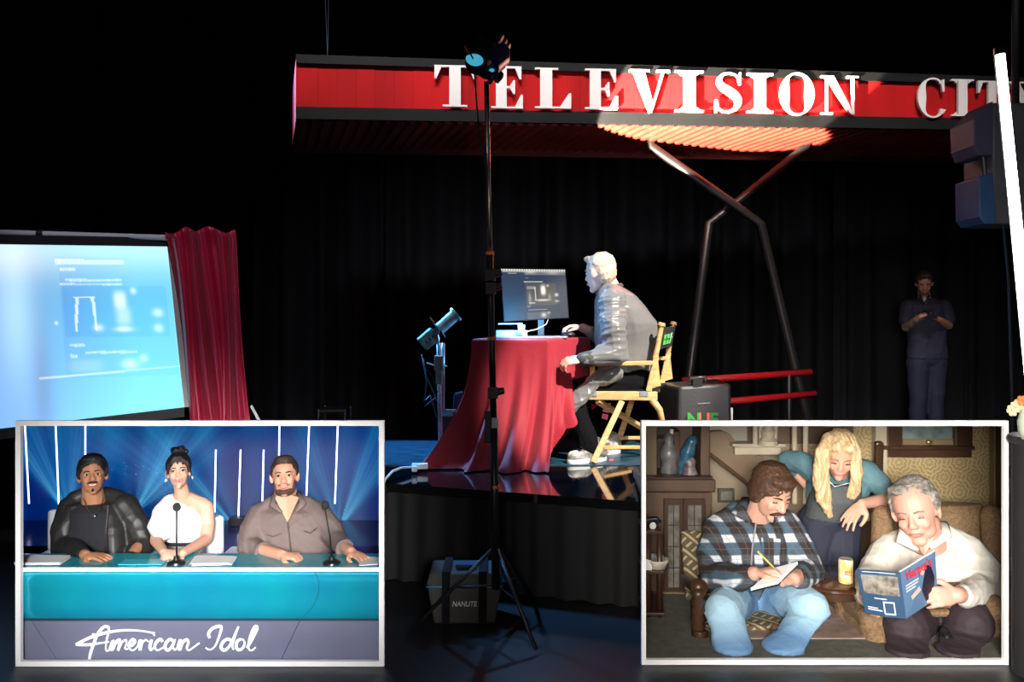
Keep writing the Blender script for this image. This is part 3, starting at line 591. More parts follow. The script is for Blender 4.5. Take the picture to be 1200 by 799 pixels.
part('stand_foot', MB().bbox((P(612, 0, 5.4).x, 5.36, tz+.004), (P(662, 0, 5.4).x, 5.5, tz+.014)), black_plastic, mo, bevel=.003)
one('keyboard_tray', MB().hexa([V(P(580, 0, 5.2).x, 5.10, tz+.004), V(P(664, 0, 5.2).x, 5.16, tz+.004), V(P(668, 0, 5.2).x, 5.34, tz+.004), V(P(585, 0, 5.2).x, 5.34, tz+.004)], [V(P(580, 0, 5.2).x, 5.10, tz+.014), V(P(664, 0, 5.2).x, 5.16, tz+.014), V(P(668, 0, 5.2).x, 5.34, tz+.014), V(P(585, 0, 5.2).x, 5.34, tz+.014)]), mat('tray_silver', (.45, .5, .55), .3, metal=.6), 'thin silver keyboard on the crimson cloth', 'keyboard', bevel=.002)
mx_ = thing('interface_box', 'small white box with glowing blue lamp beside the tall stand pole', 'box', V(P(598, 0, 5.18).x, 5.18, tz+.014))
a, b = P(581, 393, 5.15), P(618, 393, 5.15)
part('casing', MB().bbox((a.x, 5.15, tz+.014), (b.x, 5.28, tz+.050)), mat('box_white', (.5, .55, .58), .4), mx_, bevel=.004)
lp_ = P(611, 384, 5.13)
part('lamp_bulb', MB().tube([lp_+V(0, 0, -.03), lp_+V(0, 0, .018)], .020, 12).tube([P(584, 379.5, 5.14), P(612, 379, 5.14)], .003, 6), mat('blue_lamp', (1, 1, 1), emit=(.12, .55, 1), estr=5), mx_, smooth=True, label='glowing blue white lamp')
part('lamp_core', MB().ell(lp_+V(0, -.014, -.004), (.012, .012, .026)), mat('lamp_core', (1, 1, 1), emit=(.8, .95, 1), estr=8), mx_, smooth=True)
o = lamp('POINT', 'blue_lamp_light', lp_+V(0, -.05, .05), lp_, 9, (.10, .5, 1), shadow_soft_size=.03)
one('monitor_cable', MB().tube([P(643, 373, 5.46), P(640, 380, 5.4), P(628, 386, 5.3), P(618, 388, 5.24)], .003, 6), white_plastic, 'pale cable looping below the monitor', 'cable', smooth=True)
ms = thing('computer_mouse', 'small dark computer mouse under the seated man\'s hand', 'mouse', V(P(668, 0, 5.3).x, 5.3, tz+.01))
part('shell', MB().ell(V(P(666, 0, 5.3).x, 5.3, tz+.022), (.045, .03, .018)), black_plastic, ms, smooth=True)
# ------------------------------------------------------------------ small blue lit spotlight on a silver stand
s2 = thing('small_light_stand', 'silver light stand wrapped in clamps left of the draped table', 'light stand', V(P(515, 530, 5.0).x, 5.0, SZ))
sx = lambda y: P(514+(y-400)*.02, y, 5.0)
part('pole', MB().tube([sx(402), V(sx(530).x, 5.0, SZ+.01)], .013, 12), silver, s2, smooth=True)
part('rear_tube', MB().tube([sx(402)+V(.025, .02, 0), P(519, 482, 5.02)], .011, 12), silver, s2, smooth=True)
part('clamp_block', MB().box(sx(425), (.055, .05, .09)).box(sx(440), (.04, .04, .1)), silver, s2, bevel=.008)
part('clamp_handle', MB().tube([sx(430), P(500, 425, 4.95)], .005, 6).tube([sx(428), P(524, 429, 4.95)], .005, 6), silver, s2)
part('foot_plate', MB().box(V(sx(530).x, 5.0, SZ+.012), (.16, .12, .02)), silver, s2, bevel=.004)
part('arm', MB().tube([P(519, 481, 5.02), P(541, 481, 5.05)], .008, 8), silver, s2)
cab = [P(494, 415, 4.97), P(499, 440, 4.96), P(506, 455, 4.97), P(512, 470, 4.98)]
part('cable_bundle', MB().tube(cab, .004, 6).tube([P(496, 420, 4.95), P(500, 447, 4.94), P(497, 470, 4.95), P(504, 463, 4.96), P(512, 490, 4.98)], .004, 6).tube([P(498, 476, 4.95), P(510, 466, 4.95)], .004, 6), mat('cable_blue', (.03, .07, .12), .4), s2, smooth=True)
fx = thing('small_spotlight', 'small tubular spotlight lit blue aimed up at the sign', 'light', P(514, 400, 5.0))
blu = mat('fixture_cyan', (.45, .80, .92), .35, metal=.25, noise=.5, nscale=25)
a, b, c = P(494, 404, 4.94), P(512, 388, 4.96), P(533, 369, 4.98)
part('front_barrel', MB().tube([b+(c-b)*.15, c], .036, 16), blu, fx, smooth=R(40))
part('front_ring', MB().tube([c, c+(c-b)*.09], .047, 16), blu, fx, smooth=R(40))
part('rear_housing', MB().beam(a, b-(b-a)*.12, .075, .085), blu, fx, bevel=.008)
part('yoke', MB().tube([b+V(.0, -.05, .01), b+V(.01, -.05, -.05), P(514, 404, 5.0)], .009, 8), silver, fx)
part('knob', MB().tube([b+V(0, -.04, 0), b+V(0, -.07, 0)], .022, 12), silver, fx)
for k in (.3, .5, .7): part('vent_slot', MB().beam(a+(b-a)*k+V(-.01, -.036, .012), a+(b-a)*k+V(.012, -.036, -.014), .005, .008), black_plastic, fx)
part('shutter_lever', MB().tube([b+(c-b)*.1, P(504, 372, 4.95)], .004, 6).tube([b+(c-b)*.2, P(522, 395, 4.94)], .004, 6), silver, fx)
part('power_cord', MB().tube([a, P(490, 412, 4.95), P(492, 425, 4.96), P(506, 440, 4.98), P(513, 460, 4.99)], .0035, 6), black_plastic, fx)
# black speaker box at the table's left
sb = thing('black_floor_box', 'black cabinet on stage left of the draped table', 'box', V(P(528, 0, 5.25).x, 5.3, SZ))
a, b = P(513, 487, 5.2), P(560, 540, 5.2)
part('cabinet', MB().bbox((a.x, 5.2, SZ+.003), (b.x, 5.5, a.z)), black_plastic, sb, bevel=.006)
part('label_plate', MB().bbox((P(525, 0, 5.2).x, 5.195, P(0, 520, 5.2).z), (P(534, 0, 5.2).x, 5.2, P(0, 517.5, 5.2).z)), white_plastic, sb)
k = thing('pouch', 'small dark pouch with blue sheen on the black cabinet', 'bag', V(P(540, 0, 5.3).x, 5.3, a.z))
part('body', MB().hexa([P(530, 486, 5.25), P(556, 486, 5.25), P(556, 486, 5.4), P(530, 486, 5.4)], [P(532, 460, 5.25), P(552, 456, 5.25), P(552, 460, 5.4), P(532, 462, 5.4)]), mat('pouch_dark', (.02, .03, .05), .3), k, bevel=.015)
part('red_edge', MB().bbox((P(531, 0, 5.24).x, 5.235, P(0, 484, 5.24).z), (P(548, 0, 5.24).x, 5.26, P(0, 480, 5.24).z)), mat('edge_red', (.5, .03, .05), .5), k)
cbl = thing('power_cable', 'white cable with plug lying over the front edge of the stage', 'cable', P(480, 547, 4.75))
wp = white_plastic
part('cord', MB().tube([P(446, 600, 4.46), P(447, 575, 4.46), P(451, 562, 4.5), P(460, 552, 4.6), P(470, 548, 4.68), P(484, 547, 4.75)], .007, 8), wp, cbl, smooth=True)
part('plug', MB().box(P(492, 546, 4.78), (.09, .045, .03), (0, 0, R(8))).box(P(486, 549, 4.72), (.03, .05, .03)), wp, cbl, bevel=.006)
part('black_tail', MB().tube([P(500, 545, 4.85), P(512, 545, 4.9), P(520, 540, 4.95)], .006, 6), black_plastic, cbl, smooth=True)
# ------------------------------------------------------------------ director's chair
wood = mat('chair_wood', (.72, .42, .17), .42, noise=.35, nscale=14, stretch=(1, 1, 4))
dc = thing('directors_chair', 'tall wooden folding director\'s chair with black canvas back', 'chair', V(.83, 5.3, SZ))
bar = lambda n, p, w_, h, lab=None, up=(0, 0, 1), bv=.004: part(n, MB().beam(p[0], p[1], w_, h, up), wood, dc, bevel=bv, label=lab)
N0, N1 = 5.12, 5.2
FO = V(.17, .52, 0)                                  # from the near side of the chair to its far side
def NP(x, y, d=5.15): return P(x, y, d)
bar('armrest', (NP(684, 427), NP(766, 425)), .055, .024)
bar('armrest', (NP(688, 427)+FO, NP(766, 425)+FO), .055, .024)
for f in (V(0, 0, 0), FO):
    bar('arm_post', (NP(694, 428)+f, NP(695, 457)+f), .026, .03, up=(1, 0, 0))
    bar('seat_rail', (NP(684, 463)+f, NP(770, 464)+f), .035, .052)
    part('back_post', MB().beam(NP(760, 458)+f, NP(769, 418)+f, .026, .034, (1, 0, 0)).tube([NP(768, 419)+f, NP(771, 405)+f, NP(775, 382)+f], [.018, .015, .016], 10).tube([NP(775, 382)+f, NP(776, 378)+f], [.024, .02], 10), wood, dc, bevel=.002)
    for x in (692, 752): part('hinge_plate', MB().box(NP(x+2, 461)+f+V(0, -.02, 0), (.05, .006, .03)), silver, dc)
    part('canvas_web', MB().add([NP(760, 456)+f+V(0, .02, 0), NP(766, 430)+f+V(0, .02, 0), NP(774, 448)+f+V(0, .02, 0)], [(0, 1, 2)]).v and MB().slab([NP(761, 456)+f+V(0, .02, 0), NP(775, 452)+f+V(0, .02, 0), NP(772, 424)+f+V(0, .02, 0), NP(768, 424)+f+V(0, .02, 0)], (0, .006, 0)), wood, dc)
ft = lambda x, y, D: V(P(x, y, D).x, D, SZ+.012)
nf, nr, ff, fr = ft(695, 0, 5.02), ft(792, 0, 5.25), ft(722, 0, 5.55), ft(800, 0, 5.75)
bar('leg', (NP(729, 470), nf), .026, .036, up=(1, 0, 0)); bar('leg', (NP(733, 470, 5.4)+FO*.5, ff), .026, .036, up=(1, 0, 0))
bar('leg', (NP(700, 470), V(P(790, 0, 5.62).x, 5.62, SZ+.012)), .026, .034, up=(1, 0, 0))
part('leg', MB().tube([NP(764, 468), NP(773, 480), NP(776, 492), nr], [.022, .02, .016, .016], 10), wood, dc, smooth=True)
bar('leg', (NP(766, 470)+FO, fr), .026, .034, up=(1, 0, 0))
bar('foot_rail', (P(704, 524, 5.1), P(765, 524, 5.3)), .018, .022); bar('foot_rail', (P(706, 513, 5.35), P(776, 513, 5.5)), .018, .022)
bar('base_rail', (nf+V(0, 0, .02), ff+V(0, 0, .02)), .02, .03); bar('base_rail', (nr+V(0, 0, .02), fr+V(0, 0, .02)), .02, .03)
can = black_cloth
part('seat', MB().slab([NP(690, 457)+V(0, .01, 0), NP(768, 457)+V(0, .01, 0), NP(768, 457)+FO, NP(690, 457)+FO], (0, 0, -.008)), can, dc)
bkq = [NP(774, 384)+V(-.005, .0, 0), NP(776, 384)+FO, NP(771, 409)+FO, NP(769, 410)]
bkp = part('back_canvas', MB().slab(bkq, (.012, -.004, 0)), mat('canvas_black', (.02, .02, .022), .8), dc)
# green lettering on the canvas (illegible, in two rows) with a pale mark
gm = mat('print_green', (.10, .55, .10), .6); gl = MB(); gw_ = MB()
def bq(u, v): return (bkq[0].lerp(bkq[1], u)).lerp(bkq[3].lerp(bkq[2], u), v)+V(.014, -.005, 0)
bn = V(.003, -.001, 0)
for r_, (v0, v1) in enumerate(((.34, .56), (.60, .82))):
    for i in range(5):
        u0 = .24+.11*i
        gl.slab([bq(u0, v0), bq(u0+.025, v0), bq(u0+.025, v1), bq(u0, v1)], bn)
        gl.slab([bq(u0, v0+(.0 if (i+r_) % 2 else .16)), bq(u0+.085, v0+(.0 if (i+r_) % 2 else .16)), bq(u0+.085, v0+.06+(.0 if (i+r_) % 2 else .16)), bq(u0, v0+.06+(.0 if (i+r_) % 2 else .16))], bn)
        if i % 2 == 0: gl.slab([bq(u0+.06, v0), bq(u0+.085, v0), bq(u0+.085, v1), bq(u0+.06, v1)], bn)
gw_.slab([bq(.72, .3), bq(.78, .3), bq(.78, .72), bq(.72, .72)], bn).slab([bq(.66, .5), bq(.84, .5), bq(.84, .56), bq(.66, .56)], bn)
part('lettering', gl, gm, bkp, label='green lettering'); part('emblem', gw_, mat('print_grey', (.6, .6, .55), .6), bkp)
one('pink_tag', MB().slab([P(708, 473, 5.3), P(716, 472, 5.3), P(714, 484, 5.3), P(706, 482, 5.3)], (0, .004, 0)).slab([P(706, 484, 5.3), P(713, 486, 5.3), P(712, 492, 5.3), P(705, 490, 5.3)], (0, .004, 0)), mat('tag_pink', (.8, .12, .25), .6), 'pink paper tag hanging beneath the director\'s chair seat', 'tag')
one('pink_block', MB().slab([P(714, 538, 5.12), P(719, 538, 5.12), P(719, 552, 5.12), P(714, 552, 5.12)], (0, .01, 0)), mat('tag_pink', (.8, .12, .25), .6), 'small pink card stood on the deck by the chair foot', 'card')
# ------------------------------------------------------------------ black case with coloured letters
kc = thing('equipment_case', 'black upright case with green and orange letters on stage', 'case', V(P(818, 0, 5.4).x, 5.5, SZ))
cs = mat('case_black', (.028, .028, .030), .4, bump=.15, bscale=90)
a, b = P(796, 450, 5.4), P(856, 450, 5.4)
part('shell', MB().hexa([V(a.x-.01, 5.4, SZ+.02), V(b.x, 5.38, SZ+.02), V(b.x+.02, 5.75, SZ+.02), V(a.x-.1, 5.7, SZ+.02)], [V(a.x, 5.4, P(0, 453, 5.4).z), V(b.x, 5.38, P(0, 449, 5.4).z), V(b.x+.01, 5.75, P(0, 449, 5.4).z), V(a.x-.09, 5.7, P(0, 453, 5.4).z)]), cs, kc, bevel=.018)
part('handle', MB().tube([P(808, 448, 5.45), P(809, 443, 5.45), P(826, 442, 5.45), P(827, 447, 5.45)], .012, 8).box(P(817, 449, 5.42), (.06, .05, .05)), black_plastic, kc, smooth=R(50))
part('handle_plate', MB().box(P(825, 472.5, 5.385), (.078, .006, .006), (0, R(-5), 0)), silver, kc)
part('side_latch', MB().box(P(857.5, 486, 5.40), (.012, .01, .09)), white_plastic, kc)
for ch, x, m_ in (('N', 813, mat('letter_green', (.03, .28, .04), .5)), ('U', 825, mat('letter_orange', (.8, .10, .05), .5, emit=(.8, .08, .04), estr=.12)), ('E', 837, mat('letter_green', (.03, .28, .04), .5))):
    text('letter', ch, P(x, 492, 5.375), .11, m_, kc, rot=(math.pi/2, 0, R(-3)), ext=.002, bold=.003)
sc_ = thing('soft_black_bag', 'slumped black bag wedged between chair and black case', 'bag', V(P(775, 0, 5.7).x, 5.75, SZ))
part('body', MB().hexa([V(P(768, 0, 5.7).x, 5.72, SZ+.003), V(P(800, 0, 5.7).x, 5.72, SZ+.003), V(P(800, 0, 5.7).x, 5.9, SZ+.003), V(P(768, 0, 5.7).x, 5.9, SZ+.003)], [P(770, 456, 5.72), P(798, 447, 5.72), P(798, 447, 5.9), P(772, 452, 5.9)]), black_cloth, sc_, bevel=.03)
# ------------------------------------------------------------------ people: tools
def skin(name, c, c2=None): 
    m = mat(name, c, .48, noise=.0 if not c2 else .1, color2=c2, nscale=9, bump=.04, bscale=90); m.node_tree.nodes['Principled BSDF'].inputs['Subsurface Weight'].default_value = .0; return m
eye_white = mat('eye_white', (.75, .73, .70), .25); eye_dark = mat('eye_dark', (.02, .012, .008), .2); teeth = mat('teeth_white', (.9, .88, .84), .3)
class Head:
    def __init__(s, c, H, yaw=0, pitch=0, roll=0):
        s.c = Vector(c); s.H = H; s.R = Matrix.Rotation(R(yaw), 3, 'Z') @ Matrix.Rotation(R(pitch), 3, 'X') @ Matrix.Rotation(R(roll), 3, 'Y')
    def p(s, x, y, z): return s.c+s.R @ (V(x, y, z)*s.H)
    def ell(s, mb, c, r, n=16, k=10, rot=None):
        M = s.R @ Euler([R(a) for a in rot]).to_matrix() if rot else s.R
        return mb.ell(s.p(*c), tuple(x*s.H for x in ((r, r, r) if isinstance(r, (int, float)) else r)), M, n, k)
    def cap(s, mb, a, ra, b, rb, n=10): return mb.cap(s.p(*a), ra*s.H, s.p(*b), rb*s.H, n)
    def tube(s, mb, pts, r, n=8, flat=1.): return mb.tube([s.p(*q) for q in pts], [x*s.H for x in (r if hasattr(r, '__len__') else [r]*len(pts))], n, flat=flat)
def head_skin(mb, h, wide=1., jaw=1., nose=1., chin=1., ears=True, cheek=1.):
    h.ell(mb, (0, .06, .12), (.315*wide, .39, .375), 24, 16)
    h.ell(mb, (0, -.07, -.07), (.262*wide, .275, .37), 24, 16)
    h.ell(mb, (0, -.08, -.27), (.215*jaw, .21, .17))
    h.ell(mb, (0, -.235, -.40), (.10*chin, .085, .085))
    for q in (-1, 1):
        h.ell(mb, (q*.135, -.235, -.11), (.095*cheek, .085*cheek, .10))
        h.cap(mb, (q*.03, -.305, .085), .035, (q*.16, -.265, .09), .035)
        h.ell(mb, (q*.045*nose, -.375, -.125), (.036, .045, .032))
        if ears: h.ell(mb, (q*.325*wide, .04, -.03), (.035, .085, .125), rot=(0, q*8, q*18))
    h.cap(mb, (0, -.315, .06), .034, (0, -.395*(.9+.1*nose), -.10), .048*nose)
    h.ell(mb, (0, -.275, -.235), (.12, .085, .085))
def face_parts(h, body, hairm, lipm, brow=.020, smile=0., down=False, lash=.0, eyes=True, gap=0.):
    lidm = mat('lid_skin', (.50, .25, .19), .5)
    for q in (-1, 1):
        if down:
            e = MB(); h.ell(e, (q*.128, -.285, .010), (.062, .034, .028), 12, 8); part('eyelid', e, lidm, body, smooth=True)
        elif eyes:
            e = MB(); h.ell(e, (q*.128, -.282, .015), (.060, .032, .026 if not down else .014), 12, 8)
            eo = part('eye', e, eye_white, body, smooth=True)
            i = MB(); h.ell(i, (q*.128, -.304, .013 if not down else .004), (.027, .016, .026 if not down else .012), 10, 6); part('iris', i, eye_dark, eo, smooth=True)
        l = MB(); z = .035 if not down else -.006
        h.tube(l, [(q*.065, -.305, z-.012), (q*.125, -.322, z+.008), (q*.19, -.285, z-.010)], [.006, .010+lash, .006+lash]); part('eyelid', l, mat('lid_dark', (.05, .025, .02), .5), body, smooth=True)
        b = MB(); h.tube(b, [(q*.055, -.345, .088), (q*.13, -.33, .108), (q*.205, -.275, .088)], [brow*.9, brow, brow*.5]); part('eyebrow', b, hairm, body, smooth=True)
    zl = -.245
    if gap:
        t = MB(); h.ell(t, (0, -.350, zl+.012), (.082, .024, gap), 14, 8); part('teeth', t, teeth, body, smooth=True)
    l = MB(); u = smile
    h.tube(l, [(-.11, -.315, zl+u), (-.05, -.362, zl+gap*.9+.006), (0, -.367, zl+gap*.9), (.05, -.362, zl+gap*.9+.006), (.11, -.315, zl+u)], [.008, .016, .014, .016, .008])
    h.tube(l, [(-.11, -.315, zl+u), (-.05, -.358, zl-gap*.9-.018), (0, -.362, zl-gap*.9-.024), (.05, -.358, zl-gap*.9-.018), (.11, -.315, zl+u)], [.008, .017, .020, .017, .008])
    part('lips', l, lipm, body, smooth=True)
def hair_mesh(name, h, m, body, prims, voxel, fold=None, label=None, smooth=3):
    mb = MB()
    for k in prims:
        if len(k) == 2: h.ell(mb, k[0], k[1])
        else: h.cap(mb, *k)
    return fuse(name, mb, m, body, voxel, smooth, fold=fold, label=label)
SHORT = [((0, .10, .17), (.355, .40, .375)), ((0, .22, .02), (.30, .27, .34)), ((.30, .03, .14), (.05, .14, .17)), ((-.30, .03, .14), (.05, .14, .17))]
def hand(mb, wrist, d, n, s, thumb=1, curl=(20, 30, 20), spread=6, L=1., fingers=4, bent=None, tcurl=25):
    """d: wrist to knuckles, n: palm normal (palm side), thumb: +1/-1 side of the thumb along d x n, s: scale, curl: degrees at the three joints"""
    w_ = Vector(wrist); d = Vector(d).normalized(); n = Vector(n); n = (n-d*n.dot(d)).normalized(); sd = d.cross(n)*thumb
    mb.ell(w_+d*.045*s, (.040*s, .050*s, .017*s), Matrix((sd, d, n)).transposed(), 14, 8)
    lens = [.072, .080, .074, .058]; offs = [.030, .010, -.010, -.029]
    for i in range(fingers):
        k = w_+d*(.088-abs(i-1.2)*.005)*s+sd*offs[i]*s; base = w_+d*.02*s+sd*offs[i]*.6*s
        mb.cap(base, .014*s, k, .0115*s, 10)
        a = R(spread*(1.5-i)); dd = (d*math.cos(a)+sd*math.sin(a)).normalized(); p = k; cu = (bent[i] if bent else curl); ang = 0
        for j, f in enumerate((.47, .30, .23)):
            ang += R(cu[j]); v = dd*math.cos(ang)+n*math.sin(ang); q = p+v*lens[i]*L*f*s
            r0 = .0098-.0011*j; mb.cap(p, r0*s*(.92 if i == 3 else 1), q, (r0-.001)*s*(.92 if i == 3 else 1), 10); p = q
    a0 = w_+d*.018*s+sd*.022*s; a1 = a0+(d*.55+sd*.75+n*.25).normalized()*.042*s; t = R(tcurl)
    a2 = a1+(d*.85+sd*(.5-t)+n*.35).normalized()*.034*s; a3 = a2+(d*.95+sd*(.25-t)+n*.4).normalized()*.026*s
    mb.cap(a0, .016*s, a1, .0125*s, 10).cap(a1, .012*s, a2, .0105*s, 10).cap(a2, .0103*s, a3, .0085*s, 10)
def collar(mb, pts, h, t): pass
skin_pale = skin('skin_fair', (.72, .40, .30))
# ------------------------------------------------------------------ the man seated at the table
man = thing('person', 'man with bright blond hair in grey satin jacket seated at red table', 'person', V(.75, 5.35, SZ))
mskin = skin('skin_rosy', (.78, .46, .36))
hh = Head(P(702, 320, 5.36), .245, yaw=-130, pitch=6, roll=0)
b = MB(); head_skin(b, hh)
b.cap(P(709, 326, 5.38), .062, P(720, 346, 5.38), .062)
sh_n, el_n, wr_n = P(716, 358, 5.16), P(722, 412, 5.08), P(682, 421, 5.02)
sh_f, el_f, wr_f = P(722, 352, 5.56), P(706, 396, 5.60), P(683, 384, 5.40)
hip = P(742, 440, 5.38)
b.chain([P(722, 350, 5.38), P(738, 392, 5.40), hip], [.075, .11, .09])
b.chain([sh_n, el_n, wr_n], [.05, .04, .028]).chain([sh_f, el_f, wr_f], [.05, .04, .028])
kn_n, kn_f = P(664, 462, 5.20), P(668, 455, 5.50)
an_n, an_f = P(690, 528, 5.10), P(700, 520, 5.45)
b.chain([P(740, 446, 5.32), kn_n, an_n], [.055, .05, .035]).chain([P(744, 450, 5.48), kn_f, an_f], [.08, .055, .04])
hand(b, wr_n, V(-1, -.05, -.12), V(.1, .5, -1), 1.05, thumb=-1, curl=(35, 45, 30), spread=5)
hand(b, wr_f, V(-1, -.1, .10), V(0, -.1, -1), 1.0, thumb=1, curl=(30, 40, 30), spread=5)
body = fuse('body', b, mskin, man, .0055, 3)
blond = mat('hair_blond', (.85, .55, .38), .55, noise=.35, nscale=40, stretch=(1, 1, .3), bump=.6, bscale=90)
hair_mesh('hair', hh, blond, body, SHORT+[((0, .26, -.14), (.22, .16, .16)), ((0, -.16, .36), (.22, .18, .12)), ((.08, -.26, .40), (.12, .10, .09)), ((-.1, .1, .44), (.2, .2, .09))], .006, fold=(.006, 60, 3))
face_parts(hh, body, blond, mat('lips_rosy', (.6, .2, .18), .5), brow=.016)
jk = mat('jacket_satin', (.15, .146, .142), .24, sheen=.2, bump=.12, bscale=22)
j = MB()
j.loft([(P(718, 334, 5.38), V(.085, .0, -.03), V(-.02, .085, .0)), (P(724, 343, 5.38), V(.125, .0, -.03), V(0, .17, .0)), (P(728, 355, 5.38), V(.165, 0, -.03), V(.02, .235, .02)), (P(733, 376, 5.39), V(.200, 0, -.01), V(.03, .245, 0)), (P(735, 402, 5.40), V(.205, 0, 0), V(.03, .225, 0)), (P(736, 428, 5.40), V(.195, 0, 0), V(.03, .21, 0)), (P(736, 454, 5.40), V(.18, 0, 0), V(.02, .21, 0))], 28)
fuse('jacket', j, jk, body, .0065, 9, fold=(.004, 11, 4), label='shiny grey satin bomber jacket')
j = MB(); j.chain([sh_n+V(.01, .03, 0), P(718, 385, 5.10), el_n, P(702, 418, 5.05)], [.098, .085, .078, .062]); j.chain([P(702, 418, 5.05), P(687, 421, 5.02)], [.060, .046])
j.chain([sh_f, el_f, P(692, 388, 5.46)], [.085, .065, .045])
fuse('sleeves', j, jk, body, .006, 4, fold=(.012, 22, 4, (0, 0, 1.2)))
j = MB(); j.cap(P(690, 420.5, 5.025), .050, P(683, 421, 5.02), .043); fuse('cuff', j, mat('rib_dark', (.05, .05, .048), .8), body, .006, 2, label='dark ribbed cuff')
j = MB(); j.loft([(P(700, 434, 5.2), V(.03, 0, .01), V(0, .10, 0)), (P(690, 452, 5.15), V(.09, 0, .02), V(0, .05, 0)), (P(676, 470, 5.10), V(.075, 0, .02), V(0, .035, 0)), (P(672, 484, 5.10), V(.02, 0, .01), V(0, .02, 0))], 16)
j.cap(P(722, 438, 5.16), .05, P(692, 450, 5.13), .035)
fuse('jacket_tail', j, jk, body, .006, 4, fold=(.008, 22, 8))
c = MB(); c.tube([P(714, 339, 5.38)+V(.070*math.cos(a_*math.pi/10), .075*math.sin(a_*math.pi/10), .022*math.cos(a_*math.pi/10)) for a_ in range(21)], .020, 8); part('jacket_collar', c, mat('rib_dark', (.05, .05, .048), .8), body, smooth=True)
c = MB(); c.tube([P(715, 336, 5.26), P(708, 345, 5.26), P(702, 352, 5.32)], .014, 8); part('shirt_collar', c, mat('collar_blue', (.05, .06, .16), .7), body, smooth=True)
blackt = mat('trouser_black', (.004, .004, .005), .9, bump=.3, bscale=14, spec=.1)
t = MB(); t.chain([P(742, 447, 5.28), kn_n, P(685, 508, 5.12), P(691, 522, 5.1)], [.115, .082, .072, .066]).chain([P(745, 445, 5.5), kn_f, P(696, 512, 5.45)], [.115, .080, .062]).ell(hip, (.15, .2, .10))
fuse('trousers', t, blackt, body, .007, 4, fold=(.006, 18, 9))
def sneaker(ank, toe, parent, up, sole, s=1., lab=None):
    ank, toe = Vector(ank), Vector(toe); d = (toe-ank); d.z = 0; L = d.length; d.normalize(); sd = V(-d.y, d.x, 0); z = min(toe.z, ank.z)
    heel = ank-d*.05*s; heel.z = z
    u = MB(); u.cap(heel+V(0, 0, .045*s)+d*.03, .038*s, V(*toe.xy, z)+V(0, 0, .036*s)-d*.03, .034*s).ell(heel+d*.11*s+V(0, 0, .058*s), (.040*s, .040*s, .045*s)).cap(heel+d*.05*s+V(0, 0, .05*s), .042*s, heel+d*.055*s+V(0, 0, .09*s), .044*s)
    o = fuse('shoe', u, up, parent, .005, 3, label=lab)
    so = MB(); r_ = []
    N = 20; tl_ = Vector((*toe.xy, z)); cc = (heel+tl_)/2; hl = (tl_-heel).length/2+.012*s
    for zz, k in ((0, .96), (.012*s, 1), (.024*s, .97)): r_.append([cc+d*hl*k*math.cos(a)+sd*.043*s*k*(1+.1*math.cos(a))*math.copysign(abs(math.sin(a))**.8, math.sin(a))+V(0, 0, zz) for a in [2*math.pi*i/N for i in range(N)]])
    so.rings(r_); part('sole', so, sole, o, smooth=R(40)); lc = MB()
    for i in range(4): q = heel+d*(.12+.02*i)*s+V(0, 0, (.098-.009*i)*s); lc.tube([q-sd*.028*s, q+V(0, 0, .006), q+sd*.028*s], .004*s, 6)
    part('laces', lc, black_cloth, o, smooth=True); return o
shoe_m = mat('shoe_white', (.62, .60, .56), .45, color2=(.02, .02, .02), nscale=14, noise=.9)
sneaker(V(P(700, 0, 5.1).x, 5.12, SZ+.003), V(P(667, 0, 5.0).x, 5.02, SZ+.003), body, shoe_m, white_plastic, 1.1, 'black and white sneaker')
sneaker(V(P(718, 0, 5.4).x, 5.4, SZ+.003), V(P(684, 0, 5.3).x, 5.3, SZ+.003), body, shoe_m, white_plastic, 1.05, 'black and white sneaker')
# ------------------------------------------------------------------ the man standing in the dark
m2 = thing('person', 'bearded man in dark polo shirt standing in shadow looking at phone', 'person', V(P(1085, 0, 8.5).x, 8.5, 0))
D = 8.5; sk2 = skin('skin_tan', (.42, .21, .15))
h2 = Head(P(1083, 332, D-.05), .235, yaw=-20, pitch=26, roll=0)
b = MB(); head_skin(b, h2); b.cap(P(1082, 340, D), .055, P(1084, 354, D+.03), .065)
b.chain([P(1084, 362, D+.02), P(1086, 395, D), P(1086, 420, D)], [.09, .10, .08])
shl, shr = P(1065, 360, D), P(1105, 360, D); ell_, elr = P(1062, 383, D-.06), P(1111, 381, D-.06); wl, wr = P(1079, 370.5, D-.28), P(1100, 374, D-.26)
b.chain([shl, ell_, wl], [.05, .045, .028]).chain([shr, elr, wr], [.05, .045, .028])
hand(b, wl, V(.8, -.2, .35), V(0, .3, -1), 1., thumb=1, curl=(25, 40, 30)); hand(b, wr, V(-.8, -.2, .1), V(0, 0, 1), 1., thumb=1, curl=(40, 40, 30))
for q, x in ((-1, 1075), (1, 1097)): b.chain([P(x, 428, D), V(P(x, 0, D).x, D, .5), V(P(x+q*2, 0, D).x, D+.02, .09)], [.06, .05, .045])
bd2 = fuse('body', b, sk2, m2, .008, 3)
hm2 = mat('hair_dark_brown', (.035, .02, .015), .6, bump=.5, bscale=80)
hair_mesh('hair', h2, hm2, bd2, SHORT+[((0, -.10, .42), (.26, .22, .12))], .009, fold=(.006, 50, 3))
face_parts(h2, bd2, hm2, mat('lips_brown', (.35, .12, .1), .5), down=True)
be = MB(); h2.ell(be, (0, -.16, -.36), (.20, .19, .12)); h2.ell(be, (0, -.30, -.19), (.12, .07, .03)); fuse('beard', be, mat('beard_brown', (.10, .045, .025), .8), bd2, .008, 2)
navy = mat('polo_navy', (.022, .022, .045), .8, bump=.2, bscale=40)
